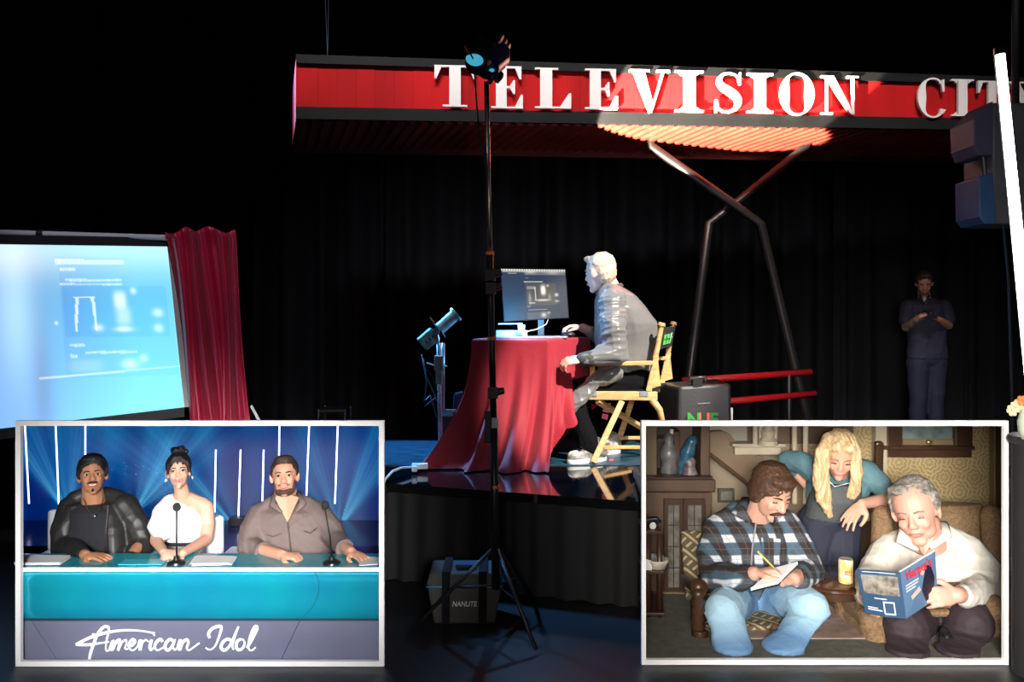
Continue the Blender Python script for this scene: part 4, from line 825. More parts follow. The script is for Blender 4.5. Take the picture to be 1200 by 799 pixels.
j = MB(); j.loft([(P(1084, 349, D+.03), V(.09, 0, 0), V(0, .07, 0)), (P(1084, 357, D+.02), V(.22, 0, 0), V(0, .12, 0)), (P(1085, 375, D), V(.20, 0, 0), V(0, .135, 0)), (P(1086, 400, D), V(.185, 0, 0), V(0, .13, 0)), (P(1087, 420, D), V(.20, 0, 0), V(0, .13, 0))])
j.chain([shl, P(1062, 374, D-.03)], [.085, .08]).chain([shr, P(1110, 373, D-.03)], [.085, .08]); fuse('polo_shirt', j, navy, bd2, .009, 3, fold=(.006, 14, 2))
j = MB(); 
for q, x in ((-1, 1076), (1, 1096)): j.chain([P(x, 424, D), V(P(x, 0, D).x, D, .5), V(P(x+q*2, 0, D).x, D+.02, .06)], [.115, .085, .075])
j.ell(P(1086, 420, D), (.19, .13, .10)); fuse('trousers', j, mat('trouser_navy', (.016, .018, .05), .8), bd2, .01, 3, fold=(.006, 12, 2))
for q, x in ((-1, 1074), (1, 1098)): sneaker(V(P(x, 0, D).x, D, .002), V(P(x+q*3, 0, D).x, D-.2, .002), bd2, black_plastic, black_plastic, 1.1)
c = MB(); c.tube([P(1078, 346, D-.06), P(1083, 356, D-.12), P(1089, 346, D-.06)], .012, 6); part('shirt_collar', c, navy, bd2, smooth=True)
c = MB(); c.ell(P(1083, 352, D-.07), (.022, .03, .04)); part('undershirt', c, mat('under_pale', (.5, .45, .5), .8), bd2, smooth=True)
tat = MB(); tat.chain([ell_, wl*.7+ell_*.3], [.0465, .037]); fuse('tattoo_sleeve', tat, mat('tattoo_ink', (.30, .19, .15), .5, color2=(.05, .06, .06), noise=.9, nscale=34), bd2, .008, 0, label='tattooed forearm')
phone = one('phone', MB().box(P(1091, 368, D-.33), (.08, .14, .012), (R(35), 0, 0)), mat('phone_dark', (.02, .02, .03), .3), 'dark smartphone held by the man standing in shadow', 'phone', bevel=.004)
# ------------------------------------------------------------------ two white framed sets standing on the floor before the stage
frame_white = mat('frame_white', (.93, .93, .93), .5, emit=(1, 1, 1), estr=0.)
shell_black = mat('shell_black', (.012, .012, .014), .8)
def booth(name, label, Yf, Yb, o, i):                # outer and inner rectangle of the frame in the photograph, front and back depth
    t = thing(name, label, 'display', V(((o[0]+o[2])/2-600)/F*Yf, Yf, 0))
    ox0, ox1, ix0, ix1 = [(x-600)/F*Yf for x in (o[0], o[2], i[0], i[2])]
    oz0, oz1, iz0, iz1 = [max(CZ-(y-YH)/F*Yf, 0) for y in (o[3], o[1], i[3], i[1])]
    q = lambda x, z, y=Yf: V(x, y, z)
    for a in (((ox0, oz1), (ox1, oz1), (ix1, iz1), (ix0, iz1)), ((ox0, oz0), (ox1, oz0), (ix1, iz0), (ix0, iz0)), ((ox0, oz0), (ox0, oz1), (ix0, iz1), (ix0, iz0)), ((ox1, oz0), (ox1, oz1), (ix1, iz1), (ix1, iz0))):
        part('frame_rail', MB().slab([q(*p) for p in a], (0, .02, 0)), frame_white, t)
    m = 2.2; x0, y0, x1, y1 = i[0]-m, i[1]-m, i[2]+m, i[3]+m; f, b = Yf+.02, Yb   # the box widens towards its back like the sets inside
    A, B, C_, D_ = P(x0, y0, f), P(x1, y0, f), P(x1, 0, f), P(x0, 0, f)
    E, G, H_, I_ = P(x0, y0, b), P(x1, y0, b), P(x1, 0, b), P(x0, 0, b)
    for v_ in (C_, D_, H_, I_): v_.z = 0.0
    th = .006
    part('roof', MB().slab([A, B, G, E], (0, 0, th)), shell_black, t)
    part('side_panel', MB().slab([A, E, I_, D_], (-th, 0, 0)), shell_black, t)
    part('side_panel', MB().slab([B, G, H_, C_], (th, 0, 0)), shell_black, t)
    part('rear_panel', MB().slab([E, G, H_, I_], (0, th, 0)), shell_black, t)
    return t
YL = 3.36
lbth = booth('left_set_booth', 'white framed box standing left holding the blue judging desk set', YL, 4.56, (18, 493, 450, 781), (24, 499, 444, 775))
# backdrop with hazy stage beams painted in as glowing colour
LW = 4.5
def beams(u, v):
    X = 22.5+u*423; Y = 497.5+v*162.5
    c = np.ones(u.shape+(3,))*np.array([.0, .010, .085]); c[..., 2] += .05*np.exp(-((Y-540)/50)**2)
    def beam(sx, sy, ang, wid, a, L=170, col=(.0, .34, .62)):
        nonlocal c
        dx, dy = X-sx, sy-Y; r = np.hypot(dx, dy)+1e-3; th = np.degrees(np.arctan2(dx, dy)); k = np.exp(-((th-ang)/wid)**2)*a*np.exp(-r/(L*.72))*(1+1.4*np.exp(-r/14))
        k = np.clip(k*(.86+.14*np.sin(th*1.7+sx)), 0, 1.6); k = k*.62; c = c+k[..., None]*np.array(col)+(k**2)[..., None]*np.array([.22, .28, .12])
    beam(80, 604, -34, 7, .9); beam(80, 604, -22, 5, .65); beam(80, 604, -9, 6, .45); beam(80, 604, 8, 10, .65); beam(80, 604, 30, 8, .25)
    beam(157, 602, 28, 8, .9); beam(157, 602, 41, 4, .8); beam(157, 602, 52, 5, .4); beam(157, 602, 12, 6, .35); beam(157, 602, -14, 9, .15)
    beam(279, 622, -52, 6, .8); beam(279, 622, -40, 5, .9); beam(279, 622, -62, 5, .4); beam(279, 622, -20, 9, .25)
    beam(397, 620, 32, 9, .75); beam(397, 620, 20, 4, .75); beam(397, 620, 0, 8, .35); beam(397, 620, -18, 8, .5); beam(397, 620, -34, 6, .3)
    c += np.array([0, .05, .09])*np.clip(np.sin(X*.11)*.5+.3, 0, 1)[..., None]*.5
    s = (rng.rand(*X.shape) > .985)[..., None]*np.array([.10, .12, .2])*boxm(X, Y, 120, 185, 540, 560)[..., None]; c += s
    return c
bdrop = thing('painted_beam_backdrop', 'blue backdrop with fanned light beams painted as glowing colour behind the judges', 'screen', P(234, 600, LW))
screen('display', [P(22.5, 497.5, LW), P(445.5, 497.5, LW), P(445.5, 660, LW), P(22.5, 660, LW)], 300, 150, beams, bdrop, .85)  # no real display here: stage beams in haze painted as glowing colour
part('backing', MB().slab([P(22.5, 497.5, LW+.006), P(445.5, 497.5, LW+.006), P(445.5, 660, LW+.006), P(22.5, 660, LW+.006)], (0, .02, 0)), shell_black, bdrop)
led = mat('led_tube', (1, 1, 1), emit=(.62, .66, 1), estr=3.2)
for i, (xa, ya, xb, yb) in enumerate(((29, 494, 34, 590), (65, 494, 69, 592), (100, 494, 100, 535), (253, 527, 251.5, 600), (282, 527, 279, 618), (309, 527, 307.5, 588), (327.5, 494, 327, 535), (362.5, 494, 359, 582), (396, 494, 392.5, 590))):
    wh = ('farthest left, behind the man in black jacket', 'second from left, beside the black jacket shoulder', 'short, above the black haired man\'s head', 'first right of the dark haired woman', 'reaching down to the floor lamp', 'shorter one left of the brown shirt', 'directly above the bearded man\'s head', 'right of the bearded man\'s head', 'farthest right, near the right border')[i]
    one('led_rod', MB().tube([P(xa, ya, 4.42), P(xb, yb, 4.42)], .0040, 8), led, 'thin glowing white rod '+wh, 'light', 'hanging light rods', smooth=True)
purp = mat('set_floor_purple', (.035, .025, .12), .18, noise=.3, nscale=4)
SF = .305
pf = one('set_platform', MB().hexa([V(P(23, 0, y_).x if l_ else P(445, 0, y_).x, y_, .005) for l_, y_ in ((1, 3.99), (0, 3.99), (0, 4.48), (1, 4.48))], [V(P(23, 0, y_).x if l_ else P(445, 0, y_).x, y_, SF) for l_, y_ in ((1, 3.99), (0, 3.99), (0, 4.48), (1, 4.48))]), purp, 'glossy deep purple platform behind the judging desk', 'platform')
fl = thing('floor_lamp_unit', 'small black moving lamp on the purple platform with white glow', 'light', V(P(279, 0, 4.38).x, 4.38, SF))
part('base', MB().box(V(P(280, 0, 4.38).x, 4.38, SF+.02), (.09, .07, .04)), black_plastic, fl, bevel=.006)
part('yoke', MB().tube([P(270, 628, 4.38), P(271, 620, 4.38)], .006, 6).tube([P(287, 628, 4.38), P(286, 620, 4.38)], .006, 6), black_plastic, fl)
part('lamp_glass', MB().ell(P(278.5, 622, 4.37), (.022, .02, .022)), mat('lamp_glow', (1, 1, 1), emit=(.7, .9, 1), estr=6), fl, smooth=True)
# judging desk
dk = thing('judging_desk', 'curved glossy turquoise desk with white edge and script lettering', 'desk', V(P(234, 0, YL).x, 3.5, 0))
DZ = CZ-(665-YH)/F*3.40; xa, xb = P(21, 0, 3.39).x, P(447, 0, 3.39).x
teal = mat('desk_teal', (.010, .30, .50), .20, coat=.8, color2=(.008, .40, .52), nscale=3, noise=.2, bump=.03, bscale=200, metal=.35)
part('desk_top', MB().hexa([V(P(23 if l_ else 445, 0, y_).x, y_, DZ-.012) for l_, y_ in ((1, 3.398), (0, 3.398), (0, 3.60), (1, 3.60))], [V(P(23 if l_ else 445, 0, y_).x, y_, DZ) for l_, y_ in ((1, 3.398), (0, 3.398), (0, 3.60), (1, 3.60))]), mat('desk_top_teal', (.006, .28, .36), .12), dk)
part('edge_strip', MB().bbox((xa, 3.388, P(0, 669.5, 3.39).z), (xb, 3.398, DZ+.001)), mat('edge_glow', (1, 1, 1), emit=(.95, .97, 1), estr=1.3), dk, label='glowing white edge strip')
za, zc_ = P(0, 670, 3.39).z, P(0, 725.5, 3.39).z
seam = [(369, 670), (374, 682), (373, 697), (366, 712), (352, 725.5)]
def seam_px(y):
    for (a, ya), (b, yb) in zip(seam, seam[1:]):
        if ya <= y <= yb: return a+(b-a)*(y-ya)/(yb-ya)
    return 352
def bulge(px0, px1):
    def fn(u, v):
        y = 670+55.5*v; l = seam_px(y)+.35 if px0 is None else px0; r = seam_px(y)-.35 if px1 is None else px1
        px = l+(r-l)*u; p = P(px, y, 3.412-.022*math.sin(math.pi*(v*.96+.02))**.6-.004*math.sin(v*9))
        return p
    return MB().grid(fn, 24, 26)
part('front_panel', bulge(21.5, None), teal, dk, smooth=True); part('front_panel', bulge(None, 446.5), teal, dk, smooth=True)
part('shadow_gap', MB().bbox((xa, 3.40, P(0, 727.5, 3.4).z), (xb, 3.41, P(0, 725, 3.4).z)).bbox((xa, 3.4185, za-.19), (xb, 3.424, za)), mat('gap_dark', (.01, .03, .05), .6), dk)
gry = mat('desk_grey', (.17, .18, .27), .16, coat=.5, noise=.15, nscale=3)
def lowp(xs): return MB().poly([P(x, y, 3.402) for x, y in xs][::-1], (0, .01, 0))
part('lower_panel', lowp([(21.5, 727), (36, 727), (70, 778), (21.5, 778)]), gry, dk); part('lower_panel', lowp([(36.7, 727), (351, 727), (326.5, 778), (70.7, 778)]), gry, dk); part('lower_panel', lowp([(351.8, 727), (446.5, 727), (446.5, 778), (327.3, 778)]), gry, dk)
part('support_box', MB().bbox((xa, 3.425, 0.003), (xb-.035, 3.59, DZ-.014)), shell_black, dk)
sw = mat('script_white', (.95, .95, .95), .5, emit=(1, 1, 1), estr=.25)
def scr(x, y): return P(20+x/2.79, 640+y/2.79, 3.397)
def stroke(name, pts, w_=5.2):
    n = 5; q = []
    for i in range(len(pts)-1):                      # catmull rom smoothing
        p0, p1, p2, p3 = pts[max(i-1, 0)], pts[i], pts[i+1], pts[min(i+2, len(pts)-1)]
        for k in range(n):
            t = k/n; q.append(tuple(.5*(2*p1[j]+(p2[j]-p0[j])*t+(2*p0[j]-5*p1[j]+4*p2[j]-p3[j])*t*t+(3*p1[j]-p0[j]-3*p2[j]+p3[j])*t**3) for j in range(2)))
    q.append(pts[-1]); m = MB(); L = len(q); r = w_/2.79/2*3.397/1000
    m.tube([scr(*p) for p in q], [r*(.55+.45*math.sin(math.pi*min(1, .25+i/L))) if L > 12 else r for i in range(L)], 8, up=(0, 1, 0), flat=.35); return m
letters = [[[(192, 321), (235, 300), (290, 283), (345, 275), (400, 276), (450, 284)], [(192, 321), (232, 322), (262, 318), (300, 312)], [(236, 371), (240, 350), (248, 325), (262, 290), (280, 266), (296, 263), (300, 276), (293, 305), (290, 330), (293, 342), (303, 338)], [(250, 285), (250, 300), (252, 290)]],
 [[(303, 336), (314, 308), (310, 340), (322, 315), (335, 306), (334, 322), (330, 340), (342, 315), (356, 306), (357, 318), (353, 334), (362, 336)]],
 [[(364, 328), (378, 322), (385, 310), (377, 305), (366, 318), (367, 334), (380, 340), (396, 326)]],
 [[(396, 326), (404, 306), (402, 340), (408, 318), (420, 306), (430, 312)]], [[(440, 305), (434, 328), (438, 339), (448, 330)], [(446, 290), (449, 288)]],
 [[(476, 312), (468, 304), (455, 314), (450, 330), (460, 340), (478, 330)]], [[(512, 311), (500, 304), (487, 316), (484, 332), (494, 340), (507, 326), (516, 305), (510, 328), (516, 339), (526, 328)]],
 [[(526, 328), (534, 305), (531, 340), (540, 316), (554, 305), (560, 314), (555, 332), (562, 340), (580, 328), (596, 316)]],
 [[(630, 300), (626, 285), (640, 268), (662, 261), (668, 268), (660, 296), (648, 325), (632, 338), (616, 332)]],
 [[(700, 310), (690, 303), (674, 312), (667, 330), (676, 340), (690, 332), (703, 310), (716, 280), (724, 262), (714, 290), (704, 325), (708, 338)]],
 [[(732, 304), (720, 310), (716, 328), (725, 339), (738, 332), (744, 316), (738, 305), (732, 304)]], [[(752, 332), (770, 300), (784, 270), (779, 262), (768, 280), (757, 315), (758, 336), (768, 340), (780, 330)]]]
for g in letters:
    m = MB()
    for s_ in g:
        k = stroke('s', s_, 10.5); m.add(k.v, k.f)
    part('letter', m, sw, dk, smooth=True)
paper = mat('paper_white', (.85, .85, .88), .6)
def sheets(lab, x0, x1, ya, yb, seed, n=3):
    t = thing('paper_stack', lab, 'papers', V(P((x0+x1)/2, 0, 3.5).x, 3.5, DZ))
    r = random.Random(seed)
    for i in range(n):
        a, b = P(x0, 0, 3.47).x+r.uniform(-.006, .01), P(x1, 0, 3.47).x+r.uniform(-.012, .006); z = DZ+.002+.003*i; k = r.uniform(-.01, .01)
        part('sheet', MB().hexa([V(a, 3.42+k, z), V(b, 3.43, z), V(b-.01, 3.53+k, z), V(a-.02, 3.54, z)], [V(a, 3.42+k, z+.0015), V(b, 3.43, z+.0015), V(b-.01, 3.53+k, z+.0015), V(a-.02, 3.54, z+.0015)]), paper, t)
    return t
sheets('loose white papers at the left end of the turquoise desk', 26, 76, 657, 664, 1, 4); sheets('white papers between the woman and the bearded man', 228, 274, 657, 664, 2)
sheets('white paper at the right end of the turquoise desk', 424, 445, 657, 664, 3, 2)
one('desk_tablet', MB().bbox((P(141, 0, 3.45).x, 3.43, DZ+.001), (P(192, 0, 3.45).x, 3.50, DZ+.005)), mat('tablet_blue', (.05, .45, .62), .15), 'pale blue translucent sheet on the desk before the black jacket', 'sheet')
for px, lab, bx_, ty in ((207, 'slim black gooseneck microphone before the dark haired woman', 207, 594), (389, 'slim black gooseneck microphone leaning toward the bearded man', 389, 592)):
    m = thing('desk_microphone', lab, 'microphone', V(P(bx_, 0, 3.44).x, 3.44, DZ), 'desk microphones')
    lean = 0 if px < 300 else -8
    part('base', MB().lathe((P(bx_, 0, 3.46).x, 3.455, DZ), [(0, 0), (.036, 0), (.034, .008), (.012, .016), (.010, .03), (0, .032)], 20), black_plastic, m, smooth=R(50))
    part('stem', MB().tube([P(bx_, 658, 3.45), P(bx_+lean*.3, 630, 3.44), P(bx_+lean, ty+4, 3.42)], .0035, 6), black_metal, m, smooth=True)
    part('microphone_head', MB().ell(P(bx_+lean, ty, 3.42), (.0155, .0155, .018)), mat('mic_foam', (.02, .02, .022), .9), m, smooth=True)
# ---- seats of the judges
cw = mat('seat_white', (.78, .82, .88), .4)
def jseat(lab, x0, x1, ytop, arms):
    t = thing('judge_chair', lab, 'chair', V(P((x0+x1)/2, 0, 3.92).x, 3.9, 0), 'white judge chairs')
    a, b = P(x0, ytop, 3.93), P(x1, ytop, 3.93)
    part('backrest', MB().bbox((a.x, 3.91, .22), (b.x, 3.95, a.z)), cw, t, bevel=.015)
    for x in arms: q_ = P(x, 648, 3.8); part('armrest', MB().bbox((q_.x-.045, 3.72, q_.z-.025), (q_.x+.045, 3.92, q_.z)), cw, t, bevel=.012)
    part('seat', MB().bbox((a.x+.02, 3.70, .20), (b.x-.02, 3.92, .235)), cw, t, bevel=.012)
    part('pedestal', MB().tube([V((a.x+b.x)/2, 3.8, .004), V((a.x+b.x)/2, 3.8, .2)], [.10, .03], 16), silver, t)
jseat('white chair behind the man in the black jacket', 57, 150, 597, (58, 168))
jseat('white chair behind the dark haired woman', 186, 262, 604, (176, 272))
# ---- man in black jacket
S1 = .73
p1 = thing('person', 'smiling man with short black hair and moustache in black jacket at desk', 'person', V(P(110, 0, 3.8).x, 3.8, 0))
k1 = skin('skin_brown', (.42, .19, .10)); hb_ = mat('hair_black', (.012, .010, .010), .5, bump=.6, bscale=120)
h1 = Head(P(108.5, 557.5, 3.74), .172, yaw=25, pitch=-13, roll=-2)
b = MB(); head_skin(b, h1, nose=1.25, jaw=.95, ears=True)
b.cap(P(108, 570, 3.77), .043, P(110, 592, 3.80), .052)
b.loft([(P(112, 592, 3.81), V(.13, 0, 0), V(0, .05, 0)), (P(114, 620, 3.82), V(.13, 0, 0), V(0, .07, 0)), (P(114, 665, 3.82), V(.12, 0, 0), V(0, .07, 0)), (V(P(114, 0, 3.82).x, 3.82, .25), V(.12, 0, 0), V(0, .08, 0))])
W1 = P(101, 650.5, 3.53); e1 = P(74, 640, 3.74); s1_ = P(84, 596, 3.82)
W1b = P(150, 655, 3.62); e1b = P(168, 636, 3.78); s1b = P(146, 594, 3.82)
b.chain([s1_, e1, W1], [.04, .033, .022]).chain([s1b, e1b, W1b], [.04, .033, .022])
hand(b, W1, V(1, -.25, -.02), V(0, .08, -1), S1*1.08, thumb=-1, curl=(8, 18, 12), spread=7); hand(b, W1b, V(-.6, -.8, -.05), V(0, .1, -1), S1, thumb=1, curl=(10, 20, 12))
for q in (-1, 1): b.chain([V(p1.location.x+q*.06, 3.80, .28), V(p1.location.x+q*.09, 3.64, .26), V(p1.location.x+q*.09, 3.64, .03)], [.07, .045, .03])
B1 = fuse('body', b, k1, p1, .0042, 2)
hair_mesh('hair', h1, hb_, B1, [((0, .10, .20), (.375, .41, .40)), ((0, .20, .05), (.34, .30, .34)), ((.32, .02, .10), (.06, .13, .19)), ((-.32, .02, .10), (.06, .13, .19)), ((0, -.14, .40), (.27, .19, .12))], .0045, fold=(.002, 160, 2))
face_parts(h1, B1, hb_, mat('lips_rose', (.35, .10, .08), .4), brow=.018, smile=.055, gap=.024)
c = MB(); h1.tube(c, [(-.12, -.330, -.195), (-.06, -.375, -.178), (0, -.385, -.172), (.06, -.375, -.178), (.12, -.330, -.195)], [.014, .026, .022, .026, .014]); h1.ell(c, (0, -.315, -.375), (.035, .03, .045)); part('moustache', c, hb_, B1, smooth=True)
tee = mat('tee_black', (.010, .011, .016), .9, bump=.1, bscale=60)
c = MB(); c.loft([(P(110, 589, 3.79), V(.055, 0, 0), V(0, .05, 0)), (P(111, 596, 3.785), V(.10, 0, 0), V(0, .08, 0)), (P(114, 625, 3.78), V(.135, 0, 0), V(0, .10, 0)), (P(114, 664, 3.79), V(.13, 0, 0), V(0, .10, 0)), (V(P(114, 0, 3.8).x, 3.8, .26), V(.13, 0, 0), V(0, .10, 0))]); fuse('tee_shirt', c, tee, B1, .0055, 3, fold=(.002, 25, 2))
leather = mat('leather_black', (.017, .017, .017), .5, bump=.2, bscale=30)
c = MB(); c.loft([(P(84, 640, 3.80), V(.055, 0, 0), V(0, .11, 0)), (P(86, 612, 3.81), V(.06, 0, 0), V(0, .11, 0)), (P(93, 588, 3.82), V(.045, 0, 0), V(0, .07, 0))]); c.loft([(V(P(84, 0, 3.8).x, 3.80, .28), V(.06, 0, 0), V(0, .11, 0)), (P(85, 640, 3.80), V(.058, 0, 0), V(0, .11, 0))])
c.loft([(V(P(142, 0, 3.8).x, 3.80, .28), V(.055, 0, 0), V(0, .11, 0)), (P(142, 640, 3.80), V(.055, 0, 0), V(0, .115, 0)), (P(140, 612, 3.81), V(.055, 0, 0), V(0, .11, 0)), (P(131, 587, 3.82), V(.04, 0, 0), V(0, .07, 0))])
c.loft([(V(P(114, 0, 3.9).x, 3.89, .28), V(.17, 0, 0), V(0, .03, 0)), (P(114, 600, 3.89), V(.15, 0, 0), V(0, .03, 0)), (P(112, 578, 3.87), V(.075, 0, 0), V(0, .025, 0))])
c.chain([s1_, P(76, 620, 3.76), e1, P(88, 645, 3.63), P(98, 650, 3.555)], [.062, .058, .054, .046, .032]).chain([s1b, P(160, 612, 3.80), e1b, P(158, 655, 3.70), W1b], [.062, .058, .056, .05, .03])
c.chain([P(88, 584, 3.83), P(100, 577, 3.84)], [.04, .03]).chain([P(138, 584, 3.83), P(124, 577, 3.84)], [.04, .03])
fuse('jacket', c, leather, B1, .0055, 3, fold=(.0035, 24, 5), label='loose black leather jacket worn open')
c = MB(); c.tube([P(98, 584, 3.74), P(103, 598, 3.70), P(110, 604, 3.685), P(116, 598, 3.70), P(121, 584, 3.74)], .0016, 5).ell(P(111, 605, 3.68), (.005, .003, .005)); part('necklace', c, mat('chain_silver', (.7, .68, .6), .25, metal=1.), B1, smooth=True)
c = MB(); c.tube([P(126.5, 592, 3.70), P(124, 620, 3.68), P(126, 652, 3.68)], .0022, 6); part('zip', c, mat('chain_silver', (.7, .68, .6), .25, metal=1.), B1)
c = MB(); c.tube([P(99, 650.5, 3.55), P(102, 653, 3.53), P(103, 657, 3.54), P(101, 660, 3.56)], .003, 6); part('bracelet', c, mat('bead_brown', (.10, .05, .03), .4), B1, smooth=True)
# ---- woman in white
p2 = thing('person', 'dark haired woman in white one-shoulder top seated behind desk', 'person', V(P(214, 0, 3.8).x, 3.8, 0))
k2 = skin('skin_light', (.70, .38, .27)); S2 = .66
h = Head(P(209.5, 553, 3.74), .155, yaw=18, pitch=-12, roll=-3)
b = MB(); head_skin(b, h, wide=.95, jaw=.85, chin=.85, nose=.8)
b.cap(P(211, 565, 3.76), .029, P(215, 586, 3.80), .034).chain([P(198, 588, 3.81), P(216, 584, 3.81), P(238, 592, 3.80)], [.032, .036, .034])
b.loft([(P(217, 590, 3.81), V(.075, 0, 0), V(0, .05, 0)), (P(217, 612, 3.81), V(.085, 0, 0), V(0, .055, 0)), (P(217, 640, 3.81), V(.07, 0, 0), V(0, .05, 0)), (V(P(217, 0, 3.82).x, 3.82, .26), V(.09, 0, 0), V(0, .07, 0))])
sR, eR, wR = P(241, 595, 3.80), P(242, 632, 3.74), P(214, 648, 3.53); sL, eL, wL = P(191, 596, 3.79), P(183, 633, 3.69), P(192, 647, 3.53)
b.chain([sR, P(243, 615, 3.79), eR, wR], [.036, .033, .027, .017]).chain([sL, eL, wL], [.03, .026, .017])
hand(b, wR, V(-1, -.25, -.06), V(0, .35, -1), S2, thumb=1, curl=(20, 25, 15), spread=3); hand(b, wL, V(1, -.30, -.1), V(0, .3, -1), S2, thumb=-1, curl=(20, 25, 15), spread=3)
for q in (-1, 1): b.chain([V(p2.location.x+q*.05, 3.80, .28), V(p2.location.x+q*.06, 3.64, .27), V(p2.location.x+q*.06, 3.64, .03)], [.06, .04, .025])
B2 = fuse('body', b, k2, p2, .0038, 2)
hair_mesh('hair', h, hb_, B2, [((0, .10, .19), (.365, .42, .39)), ((0, .24, .0), (.28, .24, .3)), ((0, .16, .60), (.20, .20, .12)), ((.08, .14, .66), (.11, .13, .10)), ((-.1, .16, .64), (.11, .12, .1)), ((.20, .10, .56), (.09, .1, .07)), ((-.06, -.24, .38), .085, (-.25, -.19, .22), .055), ((-.25, -.19, .22), .055, (-.31, -.09, .0), .03), ((-.31, -.09, .0), .03, (-.33, -.08, -.30), .014), ((.06, -.24, .38), .085, (.26, -.19, .22), .06), ((.26, -.19, .22), .06, (.32, -.09, .0), .035), ((.32, -.09, .0), .035, (.33, -.08, -.42), .016)], .0042, fold=(.0018, 120, 7), label='black hair in an updo with loose strands')
face_parts(h, B2, hb_, mat('lips_pink', (.62, .16, .20), .35), brow=.015, smile=.040, lash=.008, gap=.009)
for q in (-1, 1):
    c = MB(); h.ell(c, (q*.34, 0, -.20), (.035, .03, .05)); part('earring', c, mat('pearl', (.85, .85, .85), .2), B2, smooth=True)
fluffy = mat('knit_white', (.86, .84, .80), .9, bump=1., bscale=55)
c = MB(); c.loft([(P(217, 633, 3.80), V(.088, 0, 0), V(0, .068, 0)), (P(217, 618, 3.79), V(.095, 0, 0), V(0, .078, 0)), (P(215, 603, 3.79), V(.09, 0, 0), V(0, .075, 0)), (P(207, 592, 3.80), V(.062, 0, .01), V(0, .055, 0)), (P(202, 586, 3.80), V(.04, 0, .012), V(0, .045, 0))])
c.chain([P(200, 590, 3.80), P(193, 600, 3.775), P(188, 616, 3.73), P(190, 622, 3.71)], [.042, .050, .052, .046]).chain([P(195, 618, 3.73), P(212, 622, 3.74)], [.046, .04])
fuse('one_shoulder_top', c, fluffy, B2, .0042, 2, fold=(.0030, 60, 6), label='white knitted one-shoulder top')
c = MB(); c.loft([(V(P(217, 0, 3.8).x, 3.80, .30), V(.10, 0, 0), V(0, .08, 0)), (P(218, 650, 3.80), V(.085, 0, 0), V(0, .07, 0)), (P(218, 634, 3.80), V(.080, 0, 0), V(0, .066, 0))]); fuse('skirt', c, mat('tweed_grey', (.10, .105, .12), .9, color2=(.35, .36, .4), noise=.5, nscale=260), B2, .0055, 1)
c = MB(); c.loft([(P(218, 635, 3.80), V(.089, 0, 0), V(0, .073, 0)), (P(218, 631, 3.80), V(.090, 0, 0), V(0, .074, 0))]); part('waistband', c, tee, B2, smooth=R(40))
c = MB(); c.tube([P(217, 645, 3.565), P(220, 648, 3.55), P(220, 653, 3.56)], .0025, 6); part('bracelet', c, mat('ink_blue', (.05, .08, .16), .5), B2, smooth=True)
# ---- bearded man in brown shirt
p3 = thing('person', 'bearded man in grey brown button shirt leaning on the desk', 'person', V(P(340, 0, 3.8).x, 3.8, 0))
k3 = skin('skin_warm', (.66, .33, .22)); S3 = .74; hbr = mat('hair_brown', (.05, .030, .022), .55, bump=.6, bscale=120)
h = Head(P(333.5, 558.5, 3.72), .176, yaw=11, pitch=-12, roll=-2)
b = MB(); head_skin(b, h, jaw=1.1, wide=1.0)
b.cap(P(334, 572, 3.75), .048, P(336, 594, 3.80), .055).loft([(P(336, 590, 3.81), V(.10, 0, 0), V(0, .05, 0)), (P(341, 600, 3.80), V(.13, 0, 0), V(0, .075, 0)), (P(343, 625, 3.80), V(.13, 0, 0), V(0, .08, 0)), (P(344, 665, 3.80), V(.13, 0, 0), V(0, .08, 0)), (V(P(344, 0, 3.82).x, 3.82, .26), V(.13, 0, 0), V(0, .09, 0))])
sL, eL, wL = P(305, 604, 3.80), P(292, 640, 3.68), P(330, 650, 3.52); sR, eR, wR = P(372, 602, 3.79), P(393, 632, 3.72), P(411, 647, 3.54)
b.chain([sL, eL, wL], [.034, .028, .024]).chain([sR, eR, wR], [.034, .028, .024])
hand(b, wL, V(1, -.2, -.06), V(0, .1, -1), S3*1.05, thumb=-1, curl=(35, 50, 30), spread=4); hand(b, wR, V(.75, -.6, -.12), V(0, .0, -1), S3, thumb=-1, curl=(8, 15, 10), spread=9)
for q in (-1, 1): b.chain([V(p3.location.x+q*.06, 3.80, .28), V(p3.location.x+q*.09, 3.64, .26), V(p3.location.x+q*.09, 3.64, .03)], [.07, .045, .03])
B3 = fuse('body', b, k3, p3, .0042, 2)
hair_mesh('hair', h, hbr, B3, SHORT+[((0, -.10, .42), (.25, .20, .115)), ((0, -.20, .38), (.2, .12, .09))], .0045, fold=(.002, 140, 3))
face_parts(h, B3, hbr, mat('lips_rose2', (.5, .17, .14), .4), brow=.018, smile=.050, gap=.018)
c = MB(); h.ell(c, (0, -.12, -.36), (.235, .20, .125)); h.ell(c, (.215, -.07, -.20), (.065, .15, .17)); h.ell(c, (-.215, -.07, -.20), (.065, .15, .17)); h.tube(c, [(-.14, -.305, -.215), (-.06, -.365, -.178), (.06, -.365, -.178), (.14, -.305, -.215)], [.022, .018, .018, .022]); h.ell(c, (0, -.28, -.385), (.12, .07, .06))
fuse('beard', c, mat('beard_dark', (.09, .045, .03), .8, bump=.5, bscale=200), B3, .0042, 1)
brn = mat('shirt_grey_brown', (.17, .125, .115), .75, bump=.25, bscale=35)
